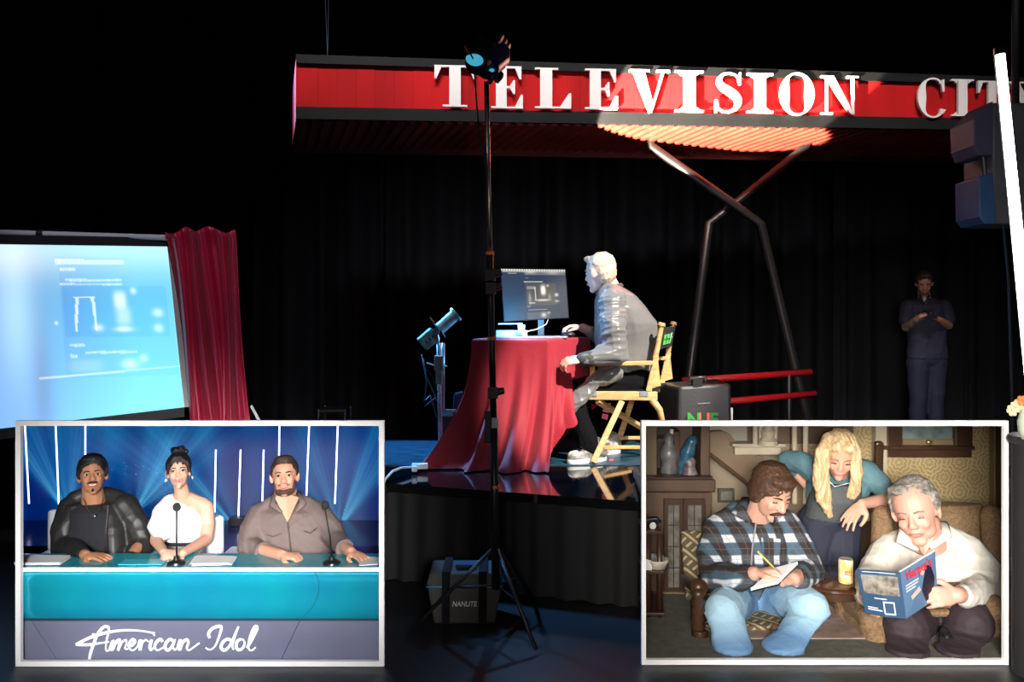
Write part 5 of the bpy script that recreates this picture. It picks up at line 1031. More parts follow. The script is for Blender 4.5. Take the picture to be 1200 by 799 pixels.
c = MB(); c.loft([(P(344, 664, 3.79), V(.17, 0, 0), V(0, .11, 0)), (P(343, 640, 3.79), V(.175, 0, 0), V(0, .115, 0)), (P(341, 612, 3.79), V(.165, 0, 0), V(0, .11, 0)), (P(339, 597, 3.80), V(.135, 0, 0), V(0, .085, 0)), (P(336, 590, 3.815), V(.08, 0, 0), V(0, .055, 0))]).loft([(V(P(344, 0, 3.8).x, 3.80, .27), V(.17, 0, 0), V(0, .11, 0)), (P(344, 664, 3.79), V(.17, 0, 0), V(0, .11, 0))])
c.chain([sL, P(296, 622, 3.735), eL, P(306, 645, 3.62)], [.062, .058, .052, .038]).chain([sR, P(386, 620, 3.76), eR, P(402, 641, 3.62)], [.062, .056, .050, .038]).chain([sL, P(325, 588, 3.81)], [.055, .04]).chain([sR, P(350, 587, 3.81)], [.055, .04])
fuse('shirt', c, brn, B3, .0055, 3, fold=(.004, 30, 12))
vsk = MB(); vsk.poly([P(322, 583, 3.705), P(337, 612, 3.668), P(350, 583, 3.705), P(336, 578, 3.72)], (0, .05, 0)); part('open_neckline', vsk, k3, B3, label='bare chest in the open collar')
c = MB()
for pts in ([P(322, 578, 3.75), P(320, 592, 3.69), P(330, 600, 3.665)], [P(350, 577, 3.75), P(355, 590, 3.69), P(346, 600, 3.665)]): c.tube(pts, [.012, .017, .006], 8, flat=.6)
part('collar', c, brn, B3, smooth=True)
c = MB(); c.tube([P(337, 612, 3.665), P(340, 635, 3.662), P(342, 655, 3.665)], .0035, 6)
for y in (618, 628, 638, 648): c.ell(P(338.5+(y-618)*.08, y, 3.66), .004, n=8, k=5)
part('button_placket', c, mat('shirt_dark', (.10, .075, .07), .7), B3, smooth=True)
for xs in ((312, 626, 320, 629, 330, 625), (356, 622, 364, 625, 372, 618)):
    c = MB(); c.tube([P(xs[0], xs[1], 3.668), P(xs[2], xs[3], 3.66), P(xs[4], xs[5], 3.662)], .0022, 5); part('pocket_flap', c, mat('shirt_dark', (.10, .075, .07), .7), B3)
for a_, r_ in ((P(307, 645.5, 3.615), .040), (P(403, 642, 3.61), .040)):
    c = MB(); d_ = (wL-eL).normalized() if a_.x < P(350, 0, 3.6).x else (wR-eR).normalized(); c.tube([a_-d_*.014, a_+d_*.012], r_, 16); part('rolled_cuff', c, brn, B3, smooth=R(50))
# ------------------------------------------------------------------ right set: the parlour
rb = booth('right_set_booth', 'white framed box standing right holding the brown parlour set', 3.375, 4.74, (752, 493, 1182, 779), (757, 499, 1177, 773))
set2 = thing('parlour_room', 'patterned wallpaper wall, carpet and trim of the parlour set', 'room', V(1.7, 4.3, 0))
YW = 4.66
wp_ = mat('wallpaper_gold', (.30, .22, .11), .75); n = NB(wp_); x, y, z = n.coord()
def ringpat(ox, oz, T):
    fx_ = n.f('SUBTRACT', n.f('FRACT', n.f('DIVIDE', n.f('ADD', x, ox), T)), .5); fz_ = n.f('SUBTRACT', n.f('FRACT', n.f('DIVIDE', n.f('ADD', z, oz), T)), .5)
    d = n.f('SQRT', n.f('ADD', n.f('MULTIPLY', fx_, fx_), n.f('MULTIPLY', fz_, fz_))); an = n.f('ARCTAN2', fx_, fz_)
    d = n.f('ADD', d, n.f('MULTIPLY', n.f('SINE', n.f('MULTIPLY', an, 8.)), .022))
    s = n.f('MULTIPLY', n.f('ADD', n.f('SINE', n.f('MULTIPLY', d, 48.)), 1.), .5)
    return n.f('MULTIPLY', s, n.f('LESS_THAN', d, .46))
T1 = .165
pt = n.f('MAXIMUM', ringpat(0, 0, T1), n.f('MULTIPLY', ringpat(T1/2, T1/2, T1), .8))
nz = n.noise(3.0); nz2 = n.noise(60.)
c1 = n.mix(nz, (.16, .115, .055), (.34, .25, .11)); c2 = n.mix(nz, (.40, .31, .16), (.62, .48, .23))
n.base(n.mix(n.f('MULTIPLY', pt, n.f('ADD', n.f('MULTIPLY', nz2, .8), .2)), c1, c2))
part('wallpaper_wall', MB().bbox((P(926, 0, YW).x, YW, .02), (P(1182, 0, YW).x, YW+.03, P(0, 497.7, YW).z)), wp_, set2)
plas = mat('plaster_mottled', (.34, .28, .20), .8, color2=(.20, .16, .11), nscale=5, noise=.4)
part('plaster_wall', MB().bbox((P(754.5, 0, YW).x, YW+.005, .02), (P(926, 0, YW).x, YW+.03, P(0, 497.7, YW).z)), plas, set2)
part('carpet', MB().hexa([V(P(756, 0, 3.42).x, 3.41, .006), V(P(1179, 0, 3.42).x, 3.41, .006), V(P(1179, 0, YW).x, YW, .006), V(P(756, 0, YW).x, YW, .006)], [V(P(756, 0, 3.42).x, 3.41, .018), V(P(1179, 0, 3.42).x, 3.41, .018), V(P(1179, 0, YW).x, YW, .018), V(P(756, 0, YW).x, YW, .018)]), mat('carpet_grey', (.13, .125, .10), .95, noise=.3, nscale=30, bump=.4, bscale=150), set2)
part('rug', MB().bbox((P(860, 0, 3.8).x, 3.6, .018), (P(1030, 0, 3.8).x, 4.4, .024)), mat('rug_rose', (.34, .22, .19), .95, color2=(.18, .13, .10), nscale=14, noise=.5), set2, label='worn rose rug')
crm = mat('cream_paint', (.46, .40, .29), .6, noise=.15, nscale=5); dkw = mat('dark_walnut', (.065, .030, .016), .35, color2=(.035, .016, .009), noise=.5, nscale=7, stretch=(1, 1, .25)); mdw = mat('oak_brown', (.105, .058, .032), .5, color2=(.07, .036, .02), noise=.4, nscale=6, stretch=(1, 1, .2))
olive = mat('olive_trim', (.20, .14, .075), .6, noise=.2, nscale=5)
def fb(n_, x0, y0, x1, y1, Y, d, m, par, bv=0., label=None): a, b_ = P(x0, y1, Y), P(x1, y0, Y); return part(n_, MB().bbox((a.x, Y, a.z), (b_.x, Y+d, b_.z)), m, par, bevel=bv, label=label)
fb('door_casing', 1165, 497.7, 1179, 790, 4.60, .05, olive, set2, .004); fb('door_casing', 1168, 497.7, 1172, 790, 4.59, .02, mdw, set2)
fb('casing_post', 1026, 497.7, 1040, 700, 4.60, .05, crm, set2, .004, label='cream painted post'); fb('baseboard', 926, 706, 1182, 722, 4.63, .03, dkw, set2)
fb('wainscot', 926, 590, 1026, 706, 4.64, .015, mat('wainscot_cream', (.42, .36, .26), .6), set2)
fb('fireplace_arch', 1003, 612, 1022, 706, 4.61, .03, mdw, set2)
# window
wn = thing('parlour_window', 'dark wooden parlour window with grey blue pane above the armchair', 'window', P(1090, 535, 4.6))
fb('pane', 1056, 497.7, 1124, 516, 4.625, .01, mat('pane_grey', (.22, .27, .28), .15, color2=(.06, .09, .08), noise=.6, nscale=7), wn)
for x0, y0, x1, y1, d in ((1040, 497.7, 1058, 524, .06), (1120, 497.7, 1140, 524, .06), (1056, 514, 1122, 524, .035)): fb('frame', x0, y0, x1, y1, 4.65-d, d, dkw if d > .05 else olive, wn, .003)
fb('sill', 1036, 523, 1143, 527, 4.56, .09, dkw, wn, .003); fb('apron', 1040, 527, 1139, 536, 4.61, .04, dkw, wn, .003)
part('sash_lift', MB().ell(P(1089, 518, 4.60), (.018, .012, .012)), mat('brass', (.6, .45, .18), .3, metal=.9), wn, smooth=True)
# staircase
stc = thing('staircase', 'brown staircase stringer with scrolled steps and cream balusters', 'staircase', V(P(870, 0, 4.5).x, 4.5, .02))
sb_ = mat('stringer_brown', (.20, .135, .08), .55, noise=.25, nscale=5); up_y = 4.52
part('stringer', MB().poly([P(x_, y_, up_y) for x_, y_ in ((832, 531), (832, 506), (846, 505), (856, 509), (862, 517), (866, 530), (878, 531), (894, 535), (903, 545), (906, 556), (926, 566), (926, 608), (900, 592), (873, 563))], (0, .05, 0)), sb_, stc)
part('stringer_bead', MB().tube([P(832, 532, 4.50), P(873, 564, 4.50), P(900, 592, 4.50), P(926, 608, 4.50)], .010, 8), mdw, stc)
fb('landing_shelf', 858, 520, 921, 524, 4.46, .12, crm, stc, .004); fb('landing_face', 861, 524, 915, 533, 4.48, .09, crm, stc, .004)
fb('stair_wall', 876, 497.7, 1000, 520, 4.56, .03, mdw, stc)
fb('riser_panel', 832, 497.7, 876, 520, 4.57, .03, mat('stair_grey', (.30, .27, .21), .7), stc)
for x_ in (885, 892, 908, 931, 944): part('baluster', MB().tube([P(x_, 590 if x_ > 915 else 521, 4.47), P(x_, 497.7, 4.47)], [.014, .014], 10), crm, stc, smooth=R(50))
part('newel_post', MB().lathe(P(900, 521, 4.44), [(0, 0), (.05, 0), (.05, .02), (.03, .04), (.038, .07), (.025, .09), (.02, .11), (0, .11)], 16), crm, stc, smooth=R(40))
part('handrail', MB().beam(P(1029, 560, 4.55), P(1030, 517, 4.52), .045, .04, (0, 1, 0)), dkw, stc, bevel=.012, label='dark end of the banister')
part('under_stair_arch', MB().poly([P(x_, y_, 4.6) for x_, y_ in ((926, 600), (926, 560), (950, 560), (962, 580), (962, 700), (945, 700), (940, 640))], (0, .03, 0)), sb_, stc)
pf_ = thing('picture_frame', 'small dark framed picture on the wall under the stair', 'picture', P(851, 588, 4.63))
fb('frame', 842, 573, 861, 589, 4.63, .025, mat('frame_olive', (.07, .06, .04), .5), pf_, .002); fb('picture', 845, 576, 858, 586, 4.627, .01, mat('picture_grey', (.22, .22, .19), .6, color2=(.10, .11, .10), nscale=14, noise=.5), pf_)
# china cabinet
cb = thing('china_cabinet', 'tall dark oak corner cabinet with leaded glass doors', 'cabinet', V(P(795, 0, 4.3).x, 4.3, .02))
yC = 4.22; gls = mat('leaded_glass', (.20, .185, .16), .25, color2=(.10, .09, .08), noise=.5, nscale=18)
fb('lower_body', 756, 577, 834, 712, yC, .34, mdw, cb, .004); fb('plinth', 754.8, 700, 836, 722, yC-.05, .3, mdw, cb, .006)
fb('counter', 754.8, 562, 839, 577, yC-.06, .38, mdw, cb, .008); fb('counter_edge', 754.8, 559, 836, 562, yC-.04, .3, dkw, cb, .003)
fb('upper_back', 757, 497.7, 832, 559, yC+.22, .06, mdw, cb); fb('column', 821, 497.7, 832, 559, yC+.02, .2, mdw, cb, .006); fb('column', 757, 497.7, 770, 560, yC+.02, .2, mat('column_tan', (.16, .105, .055), .5), cb, .006)
fb('divider', 790, 505, 797, 559, yC+.06, .15, dkw, cb, .003); fb('niche_shelf', 770, 514, 792, 517, yC+.08, .13, dkw, cb)
fb('niche_back', 771, 500, 792, 557, yC+.205, .01, mat('niche_dark', (.035, .018, .012), .6), cb)
for x0, y0, x1, y1 in ((781, 590, 798, 690), (804, 590, 824, 690)):
    d = fb('door', x0-3, y0-5, x1+3, y1+6, yC-.02, .02, dkw, cb, .003); fb('glass_pane', x0+2, y0+2, x1-2, y1-2, yC-.025, .006, gls, d)
    for yy in (615, 640, 665): fb('lead_strip', x0+2, yy, x1-2, yy+.8, yC-.03, .005, black_metal, d)
    fb('lead_strip', (x0+x1)/2-.4, y0+2, (x0+x1)/2+.4, y1-2, yC-.03, .005, black_metal, d)
fb('moulding', 776, 694, 834, 699, yC-.04, .04, olive, cb, .003)
cd_ = thing('candle', 'short cream candle on the cabinet niche shelf', 'candle', P(788, 514, yC+.10)); part('wax', MB().tube([P(787.5, 513.5, yC+.10), P(787.5, 503, yC+.10)], .011, 12), mat('wax_cream', (.75, .68, .50), .4), cd_, smooth=R(40)); part('wick', MB().tube([P(787.5, 503, yC+.10), P(787.5, 501, yC+.10)], .001, 4), black_plastic, cd_)
fg = thing('figurine', 'small grey green figurine standing in the cabinet niche', 'figurine', P(784, 556, yC+.08)); part('figure', MB().lathe(P(784, 555.5, yC+.08), [(0, 0), (.04, 0), (.044, .02), (.036, .06), (.05, .10), (.035, .14), (.02, .16), (.028, .18), (.02, .20), (0, .21)], 16), mat('figurine_grey', (.20, .21, .19), .3, color2=(.10, .10, .12), noise=.5, nscale=25), fg, smooth=True)
pr_ = thing('parrot_ornament', 'blue glazed parrot ornament on a flowered stand atop cabinet', 'ornament', P(806, 559, yC+.05))
bl = mat('parrot_blue', (.045, .16, .26), .25, color2=(.02, .07, .13), noise=.6, nscale=30)
b = MB(); yp = yC+.05; b.cap(P(810, 517, yp), .024, P(806, 530, yp), .036).cap(P(806, 530, yp), .036, P(799, 545, yp), .018).cap(P(799, 545, yp), .017, P(797, 556, yp), .008).ell(P(812, 516, yp), .026).cap(P(814, 516, yp-.02), .010, P(815, 521, yp-.025), .004)
fuse('bird', b, bl, pr_, .004, 2); part('stump', MB().lathe(P(808, 558.5, yp), [(0, 0), (.045, 0), (.04, .02), (.028, .05), (.034, .08), (.02, .10), (0, .10)], 14), mat('stump_plum', (.10, .04, .06), .4, color2=(.28, .26, .27), noise=.9, nscale=22), pr_, smooth=True)
# side table at far left with telephone and basket
sd = thing('side_stand', 'dark wooden tiered stand at the left edge of the parlour', 'table', V(P(766, 0, 3.9).x, 3.95, .02)); yS = 3.86
for y_, x1 in ((622, 777), (669, 779), (718, 780)): fb('shelf', 756.3, y_, x1, y_+4, yS-.04, .24, dkw, sd, .004)
for x_ in (759.5, 773): part('post', MB().tube([P(x_, 624, yS), V(P(x_, 0, yS).x, yS, .02)], .014, 10), dkw, sd, smooth=True)
fb('drawer_front', 758, 722, 776, 744, yS, .15, dkw, sd)
ph = thing('telephone', 'black dial telephone on the tiered stand', 'telephone', P(764, 622, yS+.02)); part('body', MB().hexa([P(758, 621.5, yS), P(772, 621.5, yS), P(772, 621.5, yS+.1), P(758, 621.5, yS+.1)], [P(760, 612, yS+.02), P(769, 612, yS+.02), P(769, 612, yS+.08), P(760, 612, yS+.08)]), black_plastic, ph, bevel=.006); part('handset', MB().tube([P(758, 612, yS), P(759, 608, yS), P(769, 607, yS), P(772, 612, yS)], [.016, .009, .009, .016], 8), black_plastic, ph, smooth=True); part('dial', MB().ell(P(765, 616, yS-.005), (.016, .004, .016)), mat('dial_white', (.7, .7, .68), .4), ph, smooth=True)
bs = thing('basket', 'pale cloth lined basket of dark yarn on the stand shelf', 'basket', P(768, 668, yS-.02)); part('bowl', MB().lathe(P(769, 668, yS+.02), [(0, 0), (.035, 0), (.055, .04), (.058, .055), (.05, .05), (.03, .015), (0, .015)], 18), mat('basket_cream', (.62, .52, .42), .7, noise=.4, nscale=30), bs, smooth=True)
b = MB(); 
for k_ in range(5): b.ell(P(763+k_*3, 654-(k_ % 2)*1.5, yS+.01), .018, n=10, k=6)
part('yarn', b, mat('yarn_dark', (.05, .05, .05), .9, color2=(.2, .2, .2), nscale=60, noise=.6), bs, smooth=True); part('folded_paper', MB().hexa([P(757, 668, yS-.03), P(764, 668, yS-.03), P(764, 668, yS+.02), P(757, 668, yS+.02)], [P(756.6, 655, yS-.02), P(763, 657, yS-.02), P(763, 657, yS+.02), P(756.6, 655, yS+.02)]), paper, bs)
# brocade side chair
bro = mat('brocade_gold', (.4, .3, .14), .7); n = NB(bro); x, y, z = n.coord()
def band(a, T, w_): return n.f('LESS_THAN', n.f('ABSOLUTE', n.f('SUBTRACT', n.f('FRACT', n.f('DIVIDE', a, T)), .5)), w_)
yz = n.f('ADD', z, n.f('MULTIPLY', y, 1.0)); u_, v_ = n.f('ADD', x, yz), n.f('SUBTRACT', x, yz)
l1, l2 = band(u_, .052, .17), band(v_, .052, .17); ck = n.f('GREATER_THAN', n.f('SINE', n.f('MULTIPLY', u_, 60.)), 0.)
pat = n.f('ADD', n.f('MULTIPLY', l1, ck), n.f('MULTIPLY', l2, n.f('SUBTRACT', 1., ck))); pat = n.f('MINIMUM', pat, 1.)
n.base(n.mix(pat, n.mix(n.noise(30.), (.06, .045, .025), (.10, .075, .04)), n.mix(n.noise(40.), (.48, .38, .20), (.30, .22, .10))))
ac = thing('side_chair', 'carved dark wooden armchair with gold and brown brocade upholstery', 'chair', V(P(860, 0, 3.9).x, 3.95, .02)); yA = 3.78
b = MB(); b.hexa([P(806, 735, 4.05), P(905, 735, 4.05), P(905, 735, 4.13), P(806, 735, 4.13)], [P(797, 621, 4.16), P(880, 621, 4.16), P(880, 623, 4.24), P(797, 623, 4.24)]); part('backrest', b, bro, ac, bevel=.02)
b = MB(); b.hexa([V(P(812, 0, 3.68).x, 3.68, P(0, 756, 3.68).z), V(P(921, 0, 3.68).x, 3.68, P(0, 753, 3.68).z), V(P(905, 0, 4.1).x, 4.08, P(0, 756, 3.68).z), V(P(810, 0, 4.1).x, 4.08, P(0, 756, 3.68).z)], [V(P(809, 0, 3.68).x, 3.69, P(0, 737, 3.68).z), V(P(921, 0, 3.68).x, 3.69, P(0, 732, 3.68).z), V(P(905, 0, 4.1).x, 4.08, P(0, 735, 3.68).z+.02), V(P(808, 0, 4.1).x, 4.08, P(0, 737, 3.68).z+.02)]); part('seat', b, bro, ac, bevel=.022)
part('seat_rail', MB().beam(P(812, 757, 3.67), P(921, 756, 3.67), .03, .012), dkw, ac)
def turned(a, b_, r, n_=9): 
    a, b_ = Vector(a), Vector(b_); pts = [a.lerp(b_, i/(n_*2)) for i in range(n_*2+1)]; return MB().tube(pts, [r*(1 if i % 2 else .66) for i in range(n_*2+1)], 12)
part('arm_post', turned(P(818, 690, 3.60), P(818, 738, 3.63), .032, 5), dkw, ac, smooth=True); part('leg', turned(P(820, 738, 3.63), V(P(820, 0, 3.63).x, 3.63, .02), .036, 4), dkw, ac, smooth=True, label='turned front leg')
part('armrest', MB().tube([P(801, 677, 4.1), P(806, 681, 3.95), P(815, 687, 3.68), P(820, 688, 3.6)], [.02, .026, .030, .034], 12), dkw, ac, smooth=True); part('armrest', MB().tube([P(900, 678, 4.1), P(920, 682, 3.95), P(938, 684, 3.75)], [.02, .026, .034], 12), dkw, ac, smooth=True)
part('arm_post', turned(P(941, 682, 3.74), P(941, 700, 3.74), .036, 2), dkw, ac, smooth=True)
for x_, Y_ in ((903, 4.05), (812, 4.08)): part('leg', MB().tube([P(x_, 750, Y_), V(P(x_, 0, Y_).x, Y_, .02)], .022, 10), dkw, ac, smooth=True)
part('leg', MB().tube([P(925, 750, 3.8), V(P(925, 0, 3.8).x, 3.8, .02)], .02, 10), dkw, ac, smooth=True)
# wing armchair
wool = mat('wool_brown', (.17, .10, .05), .9, color2=(.27, .17, .09), noise=.5, nscale=75, bump=.8, bscale=110)
wc = thing('wing_armchair', 'large brown wool wing armchair with rolled arms and loose cushion', 'armchair', V(P(1095, 0, 3.95).x, 3.95, .02))
yv = 4.12
b = MB(); b.loft([(P(1098, 770, yv), V(.26, 0, 0), V(0, .08, 0)), (P(1098, 700, yv), V(.27, 0, 0), V(0, .08, 0)), (P(1096, 600, yv+.08), V(.25, 0, 0), V(0, .07, 0)), (P(1096, 590, yv+.10), V(.235, 0, 0), V(0, .055, 0))], 24); fuse('backrest', b, wool, wc, .010, 4)
for nm, pts, r in (('wing', [(1034, 604, 4.06), (1033, 640, 4.02), (1031, 690, 4.0)], .050), ('wing', [(1162, 604, 4.08), (1164, 640, 4.04), (1166, 700, 4.0)], .052)):
    b = MB(); b.chain([P(*q_) for q_ in pts], r); b.chain([P(q_[0], q_[1], q_[2]+.10) for q_ in pts], r*.9); b.chain([P(q_[0], q_[1]+4, q_[2]+.05) for q_ in pts], r*.8); fuse('wing', b, wool, wc, .008, 3)
for nm, x_, y_ in (('l', 1027, 748), ('r', 1170, 718)):
    f_ = P(x_, y_, 3.62); b = MB(); b.cap(f_, .062, V(f_.x, 4.08, f_.z+.02), .055); b.chain([f_+V(0, .02, -.06), V(f_.x, 3.66, .09)], .058).chain([V(f_.x, 3.66, .09), V(f_.x, 4.05, .09)], .058).chain([f_+V(0, .2, -.08), V(f_.x, 3.95, .12)], .07)
    fuse('arm', b, wool, wc, .009, 4, label='rolled upholstered arm')
b = MB(); b.hexa([V(P(1040, 0, 3.62).x, 3.62, .10), V(P(1160, 0, 3.62).x, 3.62, .10), V(P(1150, 0, 4.1).x, 4.1, .10), V(P(1045, 0, 4.1).x, 4.1, .10)], [V(P(1040, 0, 3.62).x, 3.62, .13), V(P(1160, 0, 3.62).x, 3.62, .13), V(P(1150, 0, 4.1).x, 4.1, .13), V(P(1045, 0, 4.1).x, 4.1, .13)]); part('seat_frame', b, wool, wc, bevel=.02)
b = MB(); b.loft([((P(1098, 0, 3.83).x, 3.83, .135), V(.215, 0, 0), V(0, .20, 0)), ((P(1098, 0, 3.83).x, 3.83, .17), V(.225, 0, 0), V(0, .21, 0)), ((P(1098, 0, 3.83).x, 3.83, .20), V(.20, 0, 0), V(0, .19, 0))], 28); fuse('cushion', b, wool, wc, .009, 4)
for sx_, sy_ in ((1045, 3.66), (1155, 3.66), (1055, 4.05), (1140, 4.05)): part('foot', MB().tube([V(P(sx_, 0, sy_).x, sy_, .018), V(P(sx_, 0, sy_).x, sy_, .10)], [.02, .03], 10), dkw, wc)
# drinks table and can
tt = thing('round_side_table', 'dark polished round table on barley twist legs', 'table', V(P(982, 0, 3.82).x, 3.85, .02)); zT = P(0, 697, 3.6).z; tcx = P(978, 0, 3.82).x
part('table_top', MB().lathe((tcx, 3.84, zT-.025), [(0, 0), (.17, 0), (.185, .008), (.185, .018), (.175, .025), (0, .025)], 40), mat('table_walnut', (.085, .035, .018), .16, coat=.6, noise=.4, nscale=8), tt, smooth=R(40))
part('apron', MB().lathe((tcx, 3.84, zT-.065), [(0, 0), (.14, 0), (.145, .04), (0, .04)], 32), dkw, tt, smooth=R(40))
for dx_, dy_ in ((.10, -.08), (-.10, -.08), (0, .13)):
    pts = [V(tcx+dx_+.007*math.cos(i*1.25), 3.84+dy_+.007*math.sin(i*1.25), .02+(zT-.085)*i/40) for i in range(41)]
    part('leg', MB().tube(pts, [.016+.004*math.sin(i*1.6) for i in range(41)], 10), dkw, tt, smooth=True, label='barley twist leg')
can_ = thing('drink_can', 'yellow and white printed drink can on the round table', 'can', P(991, 690, 3.78)); cbz = zT; cx_ = P(991, 0, 3.76).x; ch_ = .105
cm_ = mat('can_yellow', (.80, .52, .04), .3, color2=(.85, .78, .55), noise=.9, nscale=26, metal=.1)
part('body', MB().lathe((cx_, 3.76, cbz), [(0, 0), (.026, .001), (.0305, .006), (.031, ch_-.008), (.029, ch_), (.0, ch_)], 24), cm_, can_, smooth=R(40)); part('lid', MB().lathe((cx_, 3.76, cbz+ch_), [(0, 0), (.028, 0), (.028, .003), (.025, .001), (0, .001)], 24), silver, can_, smooth=R(40))
b = MB(); b.bbox((cx_-.016, 3.7275, cbz+.042), (cx_+.016, 3.7295, cbz+.046)); part('print_band', b, mat('can_orange', (.75, .25, .03), .4), can_); 
for i in range(4): part('print_mark', MB().bbox((cx_-.015+.008*i, 3.7265, cbz+.050), (cx_-.0105+.008*i, 3.7295, cbz+.062)), mat('can_orange', (.75, .25, .03), .4), can_)
# ---- writing man in plaid
plaid = mat('plaid_wool', (.1, .1, .1), .85, bump=.2, bscale=90); n = NB(plaid); x, y, z = n.coord()
xx = n.f('ADD', n.f('ADD', x, n.f('MULTIPLY', y, .5)), n.f('MULTIPLY', n.noise(4.), .04)); zz = n.f('ADD', n.f('ADD', z, n.f('MULTIPLY', y, .3)), n.f('MULTIPLY', n.noise(5.), .03))
a_ = n.f('SMOOTH_MIN', n.f('MAXIMUM', n.f('MULTIPLY', n.f('SINE', n.f('MULTIPLY', xx, 68.)), 2.2), 0.), 1., .2); b_ = n.f('SMOOTH_MIN', n.f('MAXIMUM', n.f('MULTIPLY', n.f('SINE', n.f('MULTIPLY', zz, 62.)), 2.2), 0.), 1., .2)
th1 = band(xx, .0462, .03); th2 = band(zz, .0507, .03)
both = n.f('MULTIPLY', a_, b_); either = n.f('SUBTRACT', n.f('ADD', a_, b_), both)
cc = n.mix(a_, (.030, .022, .022), (.06, .115, .17)); cc = n.mix(n.f('MULTIPLY', b_, .55), cc, (.085, .11, .14)); cc = n.mix(n.f('POWER', both, 3.), cc, (.66, .70, .74))
cc = n.mix(n.f('MULTIPLY', n.f('MAXIMUM', th1, th2), .5), cc, (.22, .15, .11)); n.base(cc)
q1 = thing('person', 'man in plaid flannel shirt and jeans writing in notebook', 'person', V(P(880, 0, 4.0).x, 4.0, .02)); S4 = .98
k4 = skin('skin_pink', (.70, .38, .28)); hb4 = mat('hair_chestnut', (.105, .052, .028), .5, bump=.6, bscale=80, noise=.4, nscale=30)
h = Head(P(905, 577, 3.88), .245, yaw=20, pitch=26, roll=6)
b = MB(); head_skin(b, h, nose=1.25)
b.cap(P(895, 590, 3.93), .06, P(884, 612, 4.0), .07).loft([(P(883, 606, 4.02), V(.17, 0, 0), V(0, .08, 0)), (P(880, 640, 4.0), V(.15, 0, 0), V(0, .10, 0)), (P(880, 690, 4.0), V(.14, 0, 0), V(0, .11, 0))])
sL, eL, wL = P(842, 622, 4.0), P(838, 676, 3.86), P(884, 672, 3.60); sR, eR, wR = P(920, 615, 4.0), P(948, 670, 3.84), P(930, 678, 3.62)
b.chain([sL, eL, wL], [.055, .048, .030]).chain([sR, eR, wR], [.05, .045, .030])
hand(b, wL, V(1, -.20, .25), V(.3, -.2, -1), 1.0, thumb=-1, curl=(45, 50, 30), spread=3); hand(b, wR, V(-.9, -.3, -.02), V(0, -.2, 1), .95, thumb=1, curl=(35, 50, 30), spread=3)
kL, kR = P(848, 716, 3.60), P(950, 712, 3.62); hL, hR = P(866, 702, 3.98), P(898, 700, 3.98)
fL, fR = V(P(858, 0, 3.49).x, 3.50, .04), V(P(918, 0, 3.48).x, 3.50, .04)
b.chain([hL, kL+V(0, .05, -.01), fL+V(0, .06, 0)], [.08, .035, .02]).chain([hR, kR+V(0, .05, -.01), fR+V(0, .06, 0)], [.08, .035, .02])
Q1 = fuse('body', b, k4, q1, .0052, 2)
hair_mesh('hair', h, hb4, Q1, [((0, .10, .17), (.385, .43, .40)), ((0, .24, -.06), (.34, .26, .30)), ((-.32, .06, .0), (.075, .20, .27)), ((.32, .06, .0), (.075, .20, .27)), ((0, -.16, .36), (.28, .20, .13)), ((-.33, -.06, -.14), .05, (-.31, -.10, -.02), .045)], .006, fold=(.004, 70, 5), label='chestnut hair swept over the ears')
face_parts(h, Q1, hb4, mat('lips_rosy', (.6, .2, .18), .5), down=True, brow=.017)
c = MB(); h.tube(c, [(-.15, -.31, -.27), (-.08, -.375, -.205), (0, -.392, -.188), (.08, -.375, -.205), (.15, -.31, -.27)], [.018, .032, .028, .032, .018]); part('moustache', c, mat('moustache_dark', (.06, .03, .018), .7), Q1, smooth=True)
c = MB(); c.loft([(P(880, 698, 3.98), V(.165, 0, 0), V(0, .125, 0)), (P(878, 670, 3.97), V(.185, 0, 0), V(0, .14, 0)), (P(880, 635, 3.98), V(.18, 0, 0), V(0, .135, 0)), (P(881, 612, 4.0), V(.17, 0, 0), V(0, .10, 0)), (P(884, 598, 4.02), V(.10, 0, 0), V(0, .07, 0))])
c.chain([P(868, 600, 4.02), sL, P(836, 652, 3.94), eL, P(866, 677, 3.68), P(877, 674, 3.63)], [.06, .078, .078, .074, .058, .048]).chain([P(898, 600, 4.02), sR, P(938, 645, 3.92), eR, P(938, 679, 3.68)], [.06, .075, .072, .070, .05])
fuse('flannel_shirt', c, plaid, Q1, .0065, 4, fold=(.005, 22, 5), label='brown, blue and white plaid flannel shirt')
c = MB()
for pts in ([P(874, 584, 3.98), P(866, 600, 3.88), P(880, 612, 3.84)], [P(905, 598, 3.86), P(912, 604, 3.85), P(907, 614, 3.85)]): c.tube(pts, [.022, .034, .010], 8, flat=.5)
part('collar', c, plaid, Q1, smooth=True)
c = MB(); c.tube([P(886, 612, 3.845), P(882, 640, 3.83), P(878, 690, 3.85)], .004, 6); part('button_placket', c, mat('placket_grey', (.30, .30, .32), .7), Q1)
c = MB(); c.slab([P(893, 630, 3.845), P(915, 632, 3.86), P(914, 650, 3.855), P(893, 650, 3.84)], (0, .01, 0)); part('pocket', c, plaid, Q1)
def low_leg(c, k, f, r0, r1, r2):
    k, f = Vector(k), Vector(f); g = V(f.x, f.y-.015, .020)
    c.loft([(k+V(0, .01, .03), V(r0*.8, 0, 0), V(0, r0*.8, 0)), (k+V(0, 0, -.01), V(r0, 0, 0), V(0, r0*.9, 0)), (k.lerp(g, .5), V(r1, 0, 0), V(0, r1*.9, 0)), (g+V(0, 0, .02), V(r2, 0, 0), V(0, r2*.86, 0)), (g, V(r2, 0, 0), V(0, r2*.86, 0))], 24)
jn = mat('denim_blue', (.13, .27, .47), .8, bump=.25, bscale=120); n = NB(jn); x, y, z = n.coord(); o0 = q1.location
